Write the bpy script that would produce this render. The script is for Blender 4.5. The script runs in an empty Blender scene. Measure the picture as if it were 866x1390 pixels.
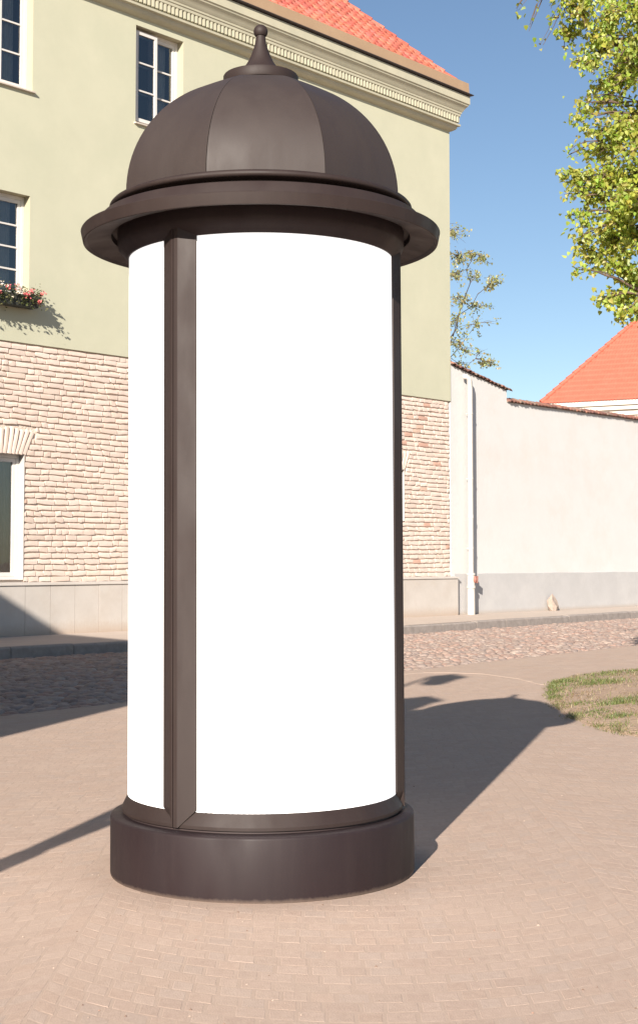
import bpy, math, random
import numpy as np
from mathutils import Vector, Matrix

random.seed(7)
R = math.radians
scene = bpy.context.scene
COL = scene.collection

# ------------------------------------------------------------------ camera, sky, sun, exposure
cam_data = bpy.data.cameras.new("camera")
cam = bpy.data.objects.new("camera", cam_data)
COL.objects.link(cam)
cam.location = (0, 0, 1.25)
cam.rotation_euler = (R(90 + 3.2286), 0, 0)
cam_data.sensor_fit = 'VERTICAL'
cam_data.sensor_height = 36
cam_data.lens = 1950 / 1390 * 36
cam_data.shift_y = -45 / 1390
cam_data.clip_end = 3000
scene.camera = cam

SUN_AZ, SUN_EL = 15.4, 24.1                    # light travels 15.4 deg right of the view axis
LDIR = Vector((math.sin(R(SUN_AZ)) * math.cos(R(SUN_EL)), math.cos(R(SUN_AZ)) * math.cos(R(SUN_EL)), -math.sin(R(SUN_EL))))
world = bpy.data.worlds.new("World")
scene.world = world
world.use_nodes = True
wn = world.node_tree
bg = wn.nodes["Background"]
sky = wn.nodes.new("ShaderNodeTexSky")
sky.sky_type = 'NISHITA'
sky.sun_disc = False
sky.sun_elevation = R(SUN_EL)
sky.sun_rotation = R(180 + SUN_AZ)
sky.air_density = 0.95
sky.dust_density = 0.2
sky.ozone_density = 2.0
wn.links.new(sky.outputs[0], bg.inputs[0])
bg.inputs[1].default_value = 0.062
sun_data = bpy.data.lights.new("sun", 'SUN')
sun_data.energy = 5.0
sun_data.angle = R(0.5)
sun_data.color = (1.0, 0.91, 0.80)
sun = bpy.data.objects.new("sun", sun_data)
COL.objects.link(sun)
sun.rotation_euler = LDIR.to_track_quat('-Z', 'Y').to_euler()
scene.view_settings.view_transform = 'Standard'
scene.view_settings.look = 'None'
scene.view_settings.gamma = 1.0
scene.view_settings.exposure = 0.97
scene.view_settings.use_curve_mapping = False

# ------------------------------------------------------------------ materials
def mat(name, col, col2=None, scale=6.0, rough=0.8, bump=0.0, bscale=60.0, metallic=0.0, spec=0.4,
        attr=False, stain=None, stain_scale=0.7, stain_amt=0.3, bdist=0.01, detail=6.0):
    m = bpy.data.materials.new(name)
    m.use_nodes = True
    nt = m.node_tree
    b = nt.nodes["Principled BSDF"]
    b.inputs["Roughness"].default_value = rough
    b.inputs["Metallic"].default_value = metallic
    b.inputs["Specular IOR Level"].default_value = spec
    tc = nt.nodes.new("ShaderNodeTexCoord")
    n = nt.nodes.new("ShaderNodeTexNoise")
    n.inputs["Scale"].default_value = scale
    n.inputs["Detail"].default_value = detail
    n.inputs["Roughness"].default_value = 0.65
    nt.links.new(tc.outputs["Object"], n.inputs["Vector"])
    mix = nt.nodes.new("ShaderNodeMix")
    mix.data_type = 'RGBA'
    rr = nt.nodes.new("ShaderNodeMapRange")
    rr.inputs[1].default_value = 0.32
    rr.inputs[2].default_value = 0.68
    nt.links.new(n.outputs["Fac"], rr.inputs[0])
    nt.links.new(rr.outputs[0], mix.inputs[0])
    c2 = col2 or tuple(c * 0.86 for c in col)
    if attr:
        a = nt.nodes.new("ShaderNodeVertexColor")
        a.layer_name = "tint"
        mul = nt.nodes.new("ShaderNodeMix")
        mul.data_type = 'RGBA'
        mul.blend_type = 'MULTIPLY'
        mul.inputs[0].default_value = 1.0
        mix.inputs[6].default_value = (1, 1, 1, 1)
        k = [c2[i] / max(col[i], 1e-4) for i in range(3)]
        mix.inputs[7].default_value = (*k, 1)
        nt.links.new(a.outputs[0], mul.inputs[6])
        nt.links.new(mix.outputs[2], mul.inputs[7])
        out = mul.outputs[2]
    else:
        mix.inputs[6].default_value = (*col, 1)
        mix.inputs[7].default_value = (*c2, 1)
        out = mix.outputs[2]
    if stain:
        n2 = nt.nodes.new("ShaderNodeTexNoise")
        n2.inputs["Scale"].default_value = stain_scale
        n2.inputs["Detail"].default_value = 8
        n2.inputs["Roughness"].default_value = 0.7
        nt.links.new(tc.outputs["Object"], n2.inputs["Vector"])
        r2 = nt.nodes.new("ShaderNodeMapRange")
        r2.inputs[1].default_value = 0.48
        r2.inputs[2].default_value = 0.75
        r2.inputs[4].default_value = stain_amt
        nt.links.new(n2.outputs["Fac"], r2.inputs[0])
        m2 = nt.nodes.new("ShaderNodeMix")
        m2.data_type = 'RGBA'
        nt.links.new(r2.outputs[0], m2.inputs[0])
        nt.links.new(out, m2.inputs[6])
        m2.inputs[7].default_value = (*stain, 1)
        out = m2.outputs[2]
    nt.links.new(out, b.inputs["Base Color"])
    if bump:
        nb = nt.nodes.new("ShaderNodeTexNoise")
        nb.inputs["Scale"].default_value = bscale
        nb.inputs["Detail"].default_value = 5
        nt.links.new(tc.outputs["Object"], nb.inputs["Vector"])
        bp = nt.nodes.new("ShaderNodeBump")
        bp.inputs["Strength"].default_value = bump
        bp.inputs["Distance"].default_value = bdist
        nt.links.new(nb.outputs["Fac"], bp.inputs["Height"])
        nt.links.new(bp.outputs[0], b.inputs["Normal"])
    return m

def leaf_mat(name, trans=0.5):
    m = bpy.data.materials.new(name)
    m.use_nodes = True
    nt = m.node_tree
    nt.nodes.remove(nt.nodes["Principled BSDF"])
    out = nt.nodes["Material Output"]
    a = nt.nodes.new("ShaderNodeVertexColor")
    a.layer_name = "tint"
    d = nt.nodes.new("ShaderNodeBsdfDiffuse")
    t = nt.nodes.new("ShaderNodeBsdfTranslucent")
    g = nt.nodes.new("ShaderNodeBsdfGlossy")
    g.inputs["Roughness"].default_value = 0.45
    mx = nt.nodes.new("ShaderNodeMixShader")
    mx.inputs[0].default_value = trans
    m2 = nt.nodes.new("ShaderNodeMixShader")
    m2.inputs[0].default_value = 0.04
    nt.links.new(a.outputs[0], d.inputs[0])
    nt.links.new(a.outputs[0], t.inputs[0])
    nt.links.new(d.outputs[0], mx.inputs[1])
    nt.links.new(t.outputs[0], mx.inputs[2])
    nt.links.new(mx.outputs[0], m2.inputs[1])
    nt.links.new(g.outputs[0], m2.inputs[2])
    nt.links.new(m2.outputs[0], out.inputs[0])
    return m

def glass_mat(name):
    m = bpy.data.materials.new(name)
    m.use_nodes = True
    nt = m.node_tree
    nt.nodes.remove(nt.nodes["Principled BSDF"])
    out = nt.nodes["Material Output"]
    tr = nt.nodes.new("ShaderNodeBsdfTransparent")
    tr.inputs[0].default_value = (0.78, 0.82, 0.85, 1)
    g = nt.nodes.new("ShaderNodeBsdfGlossy")
    g.inputs["Roughness"].default_value = 0.02
    lw = nt.nodes.new("ShaderNodeFresnel")
    lw.inputs[0].default_value = 2.5
    mx = nt.nodes.new("ShaderNodeMixShader")
    n = nt.nodes.new("ShaderNodeTexNoise")
    n.inputs["Scale"].default_value = 2.0
    tc = nt.nodes.new("ShaderNodeTexCoord")
    nt.links.new(tc.outputs["Object"], n.inputs["Vector"])
    bp = nt.nodes.new("ShaderNodeBump")
    bp.inputs["Strength"].default_value = 0.05
    bp.inputs["Distance"].default_value = 0.02
    nt.links.new(n.outputs["Fac"], bp.inputs["Height"])
    nt.links.new(bp.outputs[0], g.inputs["Normal"])
    nt.links.new(lw.outputs[0], mx.inputs[0])
    nt.links.new(tr.outputs[0], mx.inputs[1])
    nt.links.new(g.outputs[0], mx.inputs[2])
    nt.links.new(mx.outputs[0], out.inputs[0])
    return m

def bronze_mat(name, col, col2, wear, rough=0.42):
    m = mat(name, col, col2, scale=3.5, rough=rough, bump=0.04, bscale=90, metallic=0.0, spec=0.36,
            stain=wear, stain_scale=2.2, stain_amt=0.35, bdist=0.003)
    nt = m.node_tree
    b = nt.nodes["Principled BSDF"]
    n = nt.nodes.new("ShaderNodeTexNoise")
    n.inputs["Scale"].default_value = 7
    n.inputs["Detail"].default_value = 7
    tc = nt.nodes.new("ShaderNodeTexCoord")
    mp = nt.nodes.new("ShaderNodeMapping")
    mp.inputs["Scale"].default_value = (1, 1, 0.35)
    nt.links.new(tc.outputs["Object"], mp.inputs[0])
    nt.links.new(mp.outputs[0], n.inputs["Vector"])
    for nd in nt.nodes:                            # the wear runs down in streaks
        if nd.type == 'TEX_NOISE' and abs(nd.inputs["Scale"].default_value - 2.2) < 1e-4:
            mp2 = nt.nodes.new("ShaderNodeMapping")
            mp2.inputs["Scale"].default_value = (11, 11, 0.9)
            nt.links.new(tc.outputs["Object"], mp2.inputs[0])
            nt.links.new(mp2.outputs[0], nd.inputs["Vector"])
    r = nt.nodes.new("ShaderNodeMapRange")
    r.inputs[1].default_value = 0.3
    r.inputs[2].default_value = 0.7
    r.inputs[3].default_value = rough - 0.1
    r.inputs[4].default_value = rough + 0.16
    nt.links.new(n.outputs["Fac"], r.inputs[0])
    nt.links.new(r.outputs[0], b.inputs["Roughness"])
    return m

def add_dust(m, height, dust):                     # splashed street dust, uneven, along the foot of a thing
    nt = m.node_tree
    b = nt.nodes["Principled BSDF"]
    src = b.inputs["Base Color"].links[0].from_socket
    tc = nt.nodes.new("ShaderNodeTexCoord")
    sx = nt.nodes.new("ShaderNodeSeparateXYZ")
    nt.links.new(tc.outputs["Object"], sx.inputs[0])
    mp = nt.nodes.new("ShaderNodeMapping")
    mp.inputs["Scale"].default_value = (14, 14, 5)
    nt.links.new(tc.outputs["Object"], mp.inputs[0])
    n = nt.nodes.new("ShaderNodeTexNoise")
    n.inputs["Scale"].default_value = 3
    n.inputs["Detail"].default_value = 8
    n.inputs["Roughness"].default_value = 0.75
    nt.links.new(mp.outputs[0], n.inputs["Vector"])
    ma = nt.nodes.new("ShaderNodeMath")
    ma.operation = 'MULTIPLY'
    ma.inputs[1].default_value = height * 2
    nt.links.new(n.outputs["Fac"], ma.inputs[0])
    r = nt.nodes.new("ShaderNodeMapRange")
    r.inputs[1].default_value = 0.0
    nt.links.new(ma.outputs[0], r.inputs[2])
    nt.links.new(sx.outputs[2], r.inputs[0])
    r.inputs[3].default_value = 0.75
    r.inputs[4].default_value = 0.0
    mx = nt.nodes.new("ShaderNodeMix")
    mx.data_type = 'RGBA'
    nt.links.new(r.outputs[0], mx.inputs[0])
    nt.links.new(src, mx.inputs[6])
    mx.inputs[7].default_value = (*dust, 1)
    nt.links.new(mx.outputs[2], b.inputs["Base Color"])
    return m

M = {}
M['plaster'] = mat("green_plaster", (0.525, 0.517, 0.39), (0.487, 0.482, 0.362), scale=1.2, rough=0.9, bump=0.12, bscale=45,
                   stain=(0.46, 0.465, 0.345), stain_scale=0.45, stain_amt=0.8)
M['reveal'] = mat("dimmed_cream_reveal", (0.43, 0.395, 0.285), (0.40, 0.365, 0.265), scale=3, rough=0.9)  # wall plaster with its colour darkened to offset direct sun on the reveals
M['cornice'] = mat("cornice_paint", (0.52, 0.49, 0.37), (0.46, 0.44, 0.33), scale=2.5, rough=0.85, bump=0.05,
                   stain=(0.36, 0.35, 0.28), stain_scale=1.0, stain_amt=0.35)
M['brick'] = mat("limewashed_brick", (0.6, 0.48, 0.38), (0.55, 0.43, 0.34), scale=9, rough=0.92, bump=0.3, bscale=50, attr=True, bdist=0.012)
M['mortar'] = mat("limewashed_mortar", (0.70, 0.595, 0.51), (0.645, 0.535, 0.45), scale=5, rough=0.95, bump=0.8, bscale=35, bdist=0.02)
M['slab'] = mat("plinth_stone", (0.53, 0.49, 0.45), (0.48, 0.44, 0.40), scale=3, rough=0.85, bump=0.1, bscale=60,
                stain=(0.45, 0.385, 0.325), stain_scale=1.3, stain_amt=0.6)
add_dust(M['slab'], 0.22, (0.41, 0.31, 0.235))
M['white_paint'] = mat("white_window_paint", (0.66, 0.635, 0.61), (0.62, 0.60, 0.57), scale=8, rough=0.5)
M['white_reveal'] = mat("dimmed_white_reveal", (0.47, 0.445, 0.425), (0.44, 0.415, 0.39), scale=5, rough=0.85)  # white toned down in colour against the sun striking these side faces
M['glass'] = glass_mat("window_glass")
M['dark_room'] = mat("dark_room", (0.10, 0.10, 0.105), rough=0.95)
M['curtain'] = mat("curtain_cloth", (0.72, 0.71, 0.68), (0.62, 0.61, 0.59), scale=4, rough=0.9)
M['sill'] = mat("sill_sheet", (0.6, 0.53, 0.46), (0.5, 0.43, 0.37), scale=8, rough=0.6)
M['gutter'] = mat("brown_sheet_metal", (0.42, 0.29, 0.18), (0.37, 0.25, 0.155), scale=1.5, rough=0.5)
M['dark_sheet'] = mat("dark_drip_sheet", (0.05, 0.035, 0.035), rough=0.5)
M['tile'] = mat("clay_roof_tile", (0.55, 0.17, 0.10), (0.40, 0.11, 0.07), scale=9, rough=0.8, attr=True, bump=0.2, bscale=30)
M['otile'] = mat("orange_roof_tile", (0.55, 0.132, 0.085), (0.49, 0.112, 0.07), scale=3, rough=0.75, stain=(0.44, 0.10, 0.06), stain_scale=1.2, stain_amt=0.5)
M['coping'] = mat("old_coping_tile", (0.34, 0.13, 0.09), (0.2, 0.09, 0.07), scale=12, rough=0.9, attr=True, bump=0.3, bscale=40)
M['white_wall'] = mat("white_render", (0.62, 0.617, 0.605), (0.595, 0.588, 0.572), scale=1.1, rough=0.92, bump=0.16, bscale=14,
                      stain=(0.59, 0.54, 0.50), stain_scale=0.7, stain_amt=0.75, bdist=0.02)
M['grey_band'] = mat("grey_render", (0.47, 0.46, 0.455), (0.43, 0.42, 0.415), scale=1.6, rough=0.9, bump=0.15, bscale=14,
                     stain=(0.56, 0.545, 0.53), stain_scale=1.1, stain_amt=0.5, bdist=0.02)
add_dust(M['grey_band'], 0.10, (0.40, 0.335, 0.28))
M['pipe'] = mat("painted_pipe", (0.54, 0.515, 0.48), (0.48, 0.45, 0.41), scale=3, rough=0.55, stain=(0.5, 0.4, 0.32), stain_scale=4, stain_amt=0.35)
M['valve'] = mat("rusty_red_iron", (0.36, 0.16, 0.13), (0.22, 0.1, 0.08), scale=30, rough=0.7)
M['boulder'] = mat("boulder_stone", (0.42, 0.34, 0.285), (0.30, 0.235, 0.195), scale=12, rough=0.9, bump=0.6, bscale=25)
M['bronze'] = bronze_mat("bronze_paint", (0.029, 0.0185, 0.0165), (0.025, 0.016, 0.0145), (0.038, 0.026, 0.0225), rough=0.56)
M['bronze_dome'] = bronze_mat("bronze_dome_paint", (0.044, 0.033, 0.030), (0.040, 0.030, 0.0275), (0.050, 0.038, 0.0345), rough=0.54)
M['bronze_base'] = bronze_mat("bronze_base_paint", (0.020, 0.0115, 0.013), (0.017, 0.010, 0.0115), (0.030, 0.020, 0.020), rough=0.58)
add_dust(M['bronze_base'], 0.016, (0.15, 0.11, 0.088))
M['pavement'] = mat("pavement_slab", (0.50, 0.42, 0.36), (0.45, 0.375, 0.315), scale=2.2, rough=0.9, bump=0.2, bscale=30)
M['kerb'] = mat("kerb_granite", (0.34, 0.295, 0.265), (0.25, 0.215, 0.195), scale=9, rough=0.85, bump=0.3, bscale=30)
M['joint_sand'] = mat("joint_sand", (0.435, 0.328, 0.264), (0.40, 0.30, 0.238), scale=7, rough=0.95, bump=0.35, bscale=180, bdist=0.004)
M['sett'] = mat("sandy_sett", (0.45, 0.36, 0.30), (0.385, 0.30, 0.25), scale=38, rough=0.9, attr=True, bump=0.45, bscale=170, bdist=0.004, detail=10, stain=(0.465, 0.355, 0.285), stain_scale=1.1, stain_amt=0.85)
M['street'] = mat("street_sand", (0.26, 0.19, 0.155), (0.19, 0.135, 0.11), scale=6, rough=0.95, bump=0.4, bscale=40)
M['cobble'] = mat("cobble_stone", (0.4, 0.3, 0.26), (0.3, 0.22, 0.19), scale=14, rough=0.8, attr=True, bump=0.3, bscale=50)
M['edge'] = mat("pale_edging", (0.455, 0.35, 0.282), (0.42, 0.32, 0.257), scale=9, rough=0.9)
M['soil'] = mat("dry_soil", (0.43, 0.31, 0.23), (0.34, 0.235, 0.165), scale=5, rough=0.97, bump=0.8, bscale=35,
                stain=(0.36, 0.31, 0.17), stain_scale=1.6, stain_amt=0.5, bdist=0.03)
M['grass'] = leaf_mat("grass_blades", 0.35)
M['leaf'] = leaf_mat("tree_leaves", 0.58)
M['bark'] = mat("tree_bark", (0.10, 0.072, 0.055), (0.06, 0.045, 0.036), scale=12, rough=0.95, bump=0.8, bscale=30)
M['twig'] = mat("tree_twig", (0.15, 0.10, 0.07), (0.08, 0.055, 0.045), scale=12, rough=0.9)
M['lamp_iron'] = mat("lamp_iron", (0.03, 0.03, 0.032), rough=0.5)
M['house_wall'] = mat("ochre_house_wall", (0.5, 0.42, 0.3), scale=2, rough=0.9)
M['house_roof'] = mat("grey_sheet_roof", (0.18, 0.17, 0.17), scale=2, rough=0.6)
M['planter'] = mat("planter_box", (0.045, 0.05, 0.045), rough=0.7)
M['eave_white'] = mat("white_eave", (0.7, 0.66, 0.6), scale=2, rough=0.8)
M['petal_red'] = mat("red_petals", (0.62, 0.09, 0.10), (0.66, 0.2, 0.2), scale=30, rough=0.7)
M['petal_white'] = mat("white_petals", (0.75, 0.7, 0.6), (0.7, 0.6, 0.5), scale=30, rough=0.7)
pm = mat("glowing_white_poster", (0.86, 0.86, 0.86), (0.85, 0.85, 0.85), scale=3, rough=0.6)
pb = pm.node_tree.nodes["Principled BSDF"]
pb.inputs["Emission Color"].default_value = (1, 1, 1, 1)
pb.inputs["Emission Strength"].default_value = 0.42  # added glow keeps the posters white where the brim would shade them
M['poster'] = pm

# ------------------------------------------------------------------ helpers
class MB:
    def __init__(self):
        self.v, self.f, self.c = [], [], []
    def add(self, verts, faces, col=None):
        o = len(self.v)
        self.v += [tuple(p) for p in verts]
        self.f += [tuple(i + o for i in fc) for fc in faces]
        self.c += [col] * len(faces)
        return self
    def box(self, x0, x1, y0, y1, z0, z1, col=None):
        vs = [(x0, y0, z0), (x1, y0, z0), (x1, y1, z0), (x0, y1, z0), (x0, y0, z1), (x1, y0, z1), (x1, y1, z1), (x0, y1, z1)]
        return self.add(vs, [(0, 3, 2, 1), (4, 5, 6, 7), (0, 1, 5, 4), (1, 2, 6, 5), (2, 3, 7, 6), (3, 0, 4, 7)], col)
    def quad(self, a, b, c, d, col=None):
        return self.add([a, b, c, d], [(0, 1, 2, 3)], col)
    def tube(self, pts, rads, n=8, col=None, cap=True):
        pts = [Vector(p) for p in pts]
        if not hasattr(rads, '__len__'):
            rads = [rads] * len(pts)
        vs, fs = [], []
        for i, p in enumerate(pts):
            t = (pts[min(i + 1, len(pts) - 1)] - pts[max(i - 1, 0)])
            if t.length < 1e-9:
                t = Vector((0, 0, 1))
            t.normalize()
            a = t.orthogonal() if abs(t.z) > 0.95 else t.cross(Vector((0, 0, 1)))
            a.normalize()
            b = t.cross(a)
            for k in range(n):
                w = 2 * math.pi * k / n
                vs.append(p + (a * math.cos(w) + b * math.sin(w)) * rads[i])
        for i in range(len(pts) - 1):
            for k in range(n):
                fs.append((i * n + k, i * n + (k + 1) % n, (i + 1) * n + (k + 1) % n, (i + 1) * n + k))
        if cap:
            fs.append(tuple(range(n))[::-1])
            fs.append(tuple((len(pts) - 1) * n + k for k in range(n)))
        return self.add(vs, fs, col)
    def lathe(self, prof, n=96, a0=0.0, a1=2 * math.pi, col=None, ends=False):
        full = abs(a1 - a0 - 2 * math.pi) < 1e-6
        m = n if full else n + 1
        vs, fs = [], []
        for r, z in prof:
            for k in range(m):
                a = a0 + (a1 - a0) * k / n
                vs.append((r * math.sin(a), -r * math.cos(a), z))
        for i in range(len(prof) - 1):
            for k in range(n):
                k2 = (k + 1) % m
                fs.append((i * m + k, i * m + k2, (i + 1) * m + k2, (i + 1) * m + k))
        if ends and not full:
            fs.append(tuple(i * m for i in range(len(prof))))
            fs.append(tuple(i * m + n for i in range(len(prof)))[::-1])
        return self.add(vs, fs, col)
    def build(self, name, material, parent=None, smooth=False, angle=35):
        me = bpy.data.meshes.new(name)
        me.from_pydata(self.v, [], self.f)
        me.materials.append(material)
        if any(c is not None for c in self.c):
            ca = me.color_attributes.new("tint", 'FLOAT_COLOR', 'CORNER')
            arr = np.ones((len(me.loops), 4), dtype=np.float32)
            i = 0
            for fc, c in zip(self.f, self.c):
                if c is not None:
                    arr[i:i + len(fc), :3] = c
                i += len(fc)
            ca.data.foreach_set("color", arr.ravel())
        if smooth:
            me.polygons.foreach_set("use_smooth", [True] * len(me.polygons))
            if angle:
                me.set_sharp_from_angle(angle=R(angle))
        me.update()
        o = bpy.data.objects.new(name, me)
        COL.objects.link(o)
        if parent:
            o.parent = parent
        return o

def tag(o, label=None, cat=None, group=None, kind=None):
    if label: o['label'] = label
    if cat: o['category'] = cat
    if group: o['group'] = group
    if kind: o['kind'] = kind
    return o

def empty(name, loc=(0, 0, 0), rot=(0, 0, 0)):
    o = bpy.data.objects.new(name, None)
    COL.objects.link(o)
    o.empty_display_size = 0.2
    o.location = loc
    o.rotation_euler = rot
    return o

def inpoly(x, y, poly):
    c = False
    j = len(poly) - 1
    for i in range(len(poly)):
        xi, yi = poly[i]; xj, yj = poly[j]
        if (yi > y) != (yj > y) and x < (xj - xi) * (y - yi) / (yj - yi) + xi:
            c = not c
        j = i
    return c

def visible(x, y, margin=0.25):                # does a ground point lie in what the place needs to show
    return 3.2 < y and abs(x) < 0.2222 * y + margin

# wall frame: x along the facade (right), y into the building, z up; corner of the green house at CW
CW = Vector((3.0048, 32.6739, 0))
WD = Vector((0.66783, 0.74431, 0))             # along the facade
ND = Vector((0.74431, -0.66783, 0))            # out of the facade
WROT = math.atan2(WD.y, WD.x)
def wl(s, t, z=0.0):                           # wall coordinates to world, t = metres out of the facade
    return CW + WD * s + ND * t + Vector((0, 0, z))
def to_wl(x, y):
    d = Vector((x, y, 0)) - CW
    return d.dot(WD), d.dot(ND)
def street_edge(s):                            # where the cobbles end towards the square
    return 9.54 + (-14.74 - s) * 0.087
def kerb_t(s):
    if s < -5.5: return 2.60
    if s < 4.6: return 2.60 - 0.62 * (s + 5.5) / 10.1
    return 1.98 - 0.02 * (s - 4.6)
def street_z(s, t):
    a = (t - kerb_t(s)) / max(street_edge(s) - kerb_t(s), 0.1)
    a = min(max(a, 0), 1)
    return -0.15 + 0.135 * math.sin(a * math.pi / 2)

# ------------------------------------------------------------------ ground, street, pavement
g = MB()
g.quad((-900, -900, -0.24), (900, -900, -0.24), (900, 2000, -0.24), (-900, 2000, -0.24))
tag(g.build('ground', M['soil']), kind='structure')

st = MB()
S = [-60 + i * 1.5 for i in range(77)]
for i in range(len(S) - 1):
    for j in range(8):
        def P(s, k):
            t = kerb_t(s) + (street_edge(s) + 0.03 - kerb_t(s)) * k / 8
            return wl(s, t, street_z(s, t) - 0.025)
        st.quad(P(S[i], j), P(S[i], j + 1), P(S[i + 1], j + 1), P(S[i + 1], j))
street = tag(st.build('cobbled_street', M['street'], smooth=True), kind='structure')

COBC = [(0.42, 0.31, 0.26), (0.44, 0.34, 0.29), (0.38, 0.29, 0.255), (0.47, 0.375, 0.32), (0.43, 0.275, 0.225), (0.33, 0.275, 0.255), (0.40, 0.325, 0.29), (0.49, 0.41, 0.355), (0.43, 0.295, 0.245)]
def cobble(mb, x, y, z, rx, ry, h, rot, col, rnd):
    n = 7
    ph = rnd.random() * 6.28
    vs = []
    rad = [rnd.uniform(0.82, 1.1) for _ in range(n)]
    for rr_, zz in ((1.0, -0.03), (0.93, h * 0.45), (0.55, h * 0.95)):
        for k in range(n):
            a = ph + 2 * math.pi * k / n
            px, py = rx * rr_ * rad[k] * math.cos(a), ry * rr_ * rad[k] * math.sin(a)
            vs.append((x + px * math.cos(rot) - py * math.sin(rot), y + px * math.sin(rot) + py * math.cos(rot), z + zz))
    vs.append((x, y, z + h))
    fs = []
    for i in range(2):
        for k in range(n):
            fs.append((i * n + k, i * n + (k + 1) % n, (i + 1) * n + (k + 1) % n, (i + 1) * n + k))
    for k in range(n):
        fs.append((2 * n + k, 2 * n + (k + 1) % n, 3 * n))
    mb.add(vs, fs, col)

rnd = random.Random(11)
cob = []
s = -34.0
while s < 14:
    w = rnd.uniform(0.11, 0.17)
    t = kerb_t(s) + 0.1
    while t < street_edge(s) - 0.05:
        h = rnd.uniform(0.10, 0.18)
        big = rnd.random() < 0.06
        p = wl(s + rnd.uniform(-0.03, 0.03), t + h / 2)
        if visible(p.x, p.y, 0.6):
            cob.append((p.x, p.y, street_z(s, t) - 0.028, w * 0.56 * (1.25 if big else 1), h * 0.54 * (1.2 if big else 1),
                        rnd.uniform(0.025, 0.042) * (1.3 if big else 1), WROT + rnd.uniform(-0.4, 0.4)))
        t += h
    s += w
def px_size(c):
    return c[3] / c[1]
cob.sort(key=lambda c: (0 if abs(c[0]) < 0.2222 * c[1] and not (-0.133 * c[1] < c[0] < 0.059 * c[1]) else 1, c[1]))
rest = MB()
for i, c in enumerate(cob):
    b_ = rnd.choice(COBC)
    k = rnd.uniform(0.78, 1.02)
    col = tuple((0.6 * v + 0.4 * m_) * k for v, m_ in zip(b_, (0.35, 0.262, 0.218)))
    if i < 300:
        mb = MB()
        cobble(mb, *c, col, rnd)
        mb.build('cobble', M['cobble'], street, smooth=True, angle=None)
    else:
        cobble(rest, *c, col, rnd)
tag(rest.build('cobble_field', M['cobble'], street, smooth=True, angle=None), kind='stuff')

# pavement in front of the house, with kerb stones
pv = MB()
for i in range(len(S) - 1):
    a0, a1 = kerb_t(S[i]) - 0.16, kerb_t(S[i + 1]) - 0.16
    pv.quad(wl(S[i], -0.3, 0), wl(S[i], a0, 0), wl(S[i + 1], a1, 0), wl(S[i + 1], -0.3, 0))
pavement = tag(pv.build('pavement', M['pavement']), kind='structure')
s = -34.0
rk = random.Random(5)
while s < 16:
    L = rk.uniform(0.85, 1.25)
    k = MB()
    zt = 0.004 + rk.uniform(-0.008, 0.008)
    a, b = s + 0.006, s + L - 0.006
    ta, tb = kerb_t(a), kerb_t(b)
    pts = []
    for (ss, tt) in ((a, ta), (b, tb)):
        for (dt, z) in ((-0.165, -0.3), (-0.165, zt), (-0.025, zt), (0.0, zt - 0.025), (0.012, -0.3)):
            pts.append(wl(ss, tt + dt, z))
    fs = [(i, i + 1, i + 6, i + 5) for i in range(4)] + [(4, 3, 2, 1, 0), (5, 6, 7, 8, 9)]
    k.add(pts, fs)
    k.build('kerb_stone', M['kerb'], pavement)
    s += L

# ------------------------------------------------------------------ square: sand bed, setts laid in arcs, running-bond border
LAWN = [(2.24, 10.149), (2.13, 10.443), (2.0, 10.911), (1.95, 11.527), (1.97, 12.22), (2.02, 12.827), (2.08, 13.347), (2.19, 13.953), (2.32, 14.647), (2.62, 15.34), (3.0, 15.86), (3.61, 16.345), (4.6, 16.987), (6.5, 17.853), (9.5, 18.633), (9.5, 6.5), (5.0, 7.713), (3.3, 8.927), (2.6, 9.62)]
PL = [(-14, 5.2), (-3.2, 9.013), (-2.45, 10.4), (-1.62, 11.83), (-0.6, 13.26), (0.35, 14.733), (0.93, 15.817), (1.4, 16.077), (1.82, 15.86), (2.1, 15.253), (2.25, 14.517)]
ARC_AREA = PL + [(2.0, 13.26), (1.9, 11.7), (2.0, 10.66), (2.4, 9.88), (3.3, 8.927), (5.0, 7.713), (9.5, 6.5), (9.5, 1.733), (-14, 1.733)]
sq = MB()
pts = [(-30, -12), (30, -12), (30, 8)]
front = []
for i in range(41):
    ss = 4 - i * 1.0
    p = wl(ss, street_edge(ss))
    front.append((p.x, p.y))
poly = [(-40, -20), (40, -20), (40, front[0][1])] + front + [(-40, front[-1][1])]
sq.add([(x, y, -0.0005) for x, y in poly], [tuple(range(len(poly)))])
square = tag(sq.build('paved_square', M['joint_sand']), kind='structure')

BASE_C, BASE_R = (-0.2276, 5.92), 0.614
rs = random.Random(3)
def sett_geo(mb, q, z, col, bev=0.0035):
    cx = sum(p[0] for p in q) / 4; cy = sum(p[1] for p in q) / 4
    tx, ty = rs.gauss(0, 0.002), rs.gauss(0, 0.002)
    top, low = [], []
    for (x, y) in q:
        d = math.hypot(x - cx, y - cy)
        k = 1 - bev * 1.4 / max(d, 0.01)
        k += rs.uniform(-0.03, 0.01)
        xx, yy = cx + (x - cx) * k, cy + (y - cy) * k
        top.append((xx, yy, z + (xx - cx) * tx + (yy - cy) * ty))
        low.append((x, y, -0.0009))
    mb.add(low + top, [(4, 5, 6, 7), (0, 1, 5, 4), (1, 2, 6, 5), (2, 3, 7, 6), (3, 0, 4, 7)], col)

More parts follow.
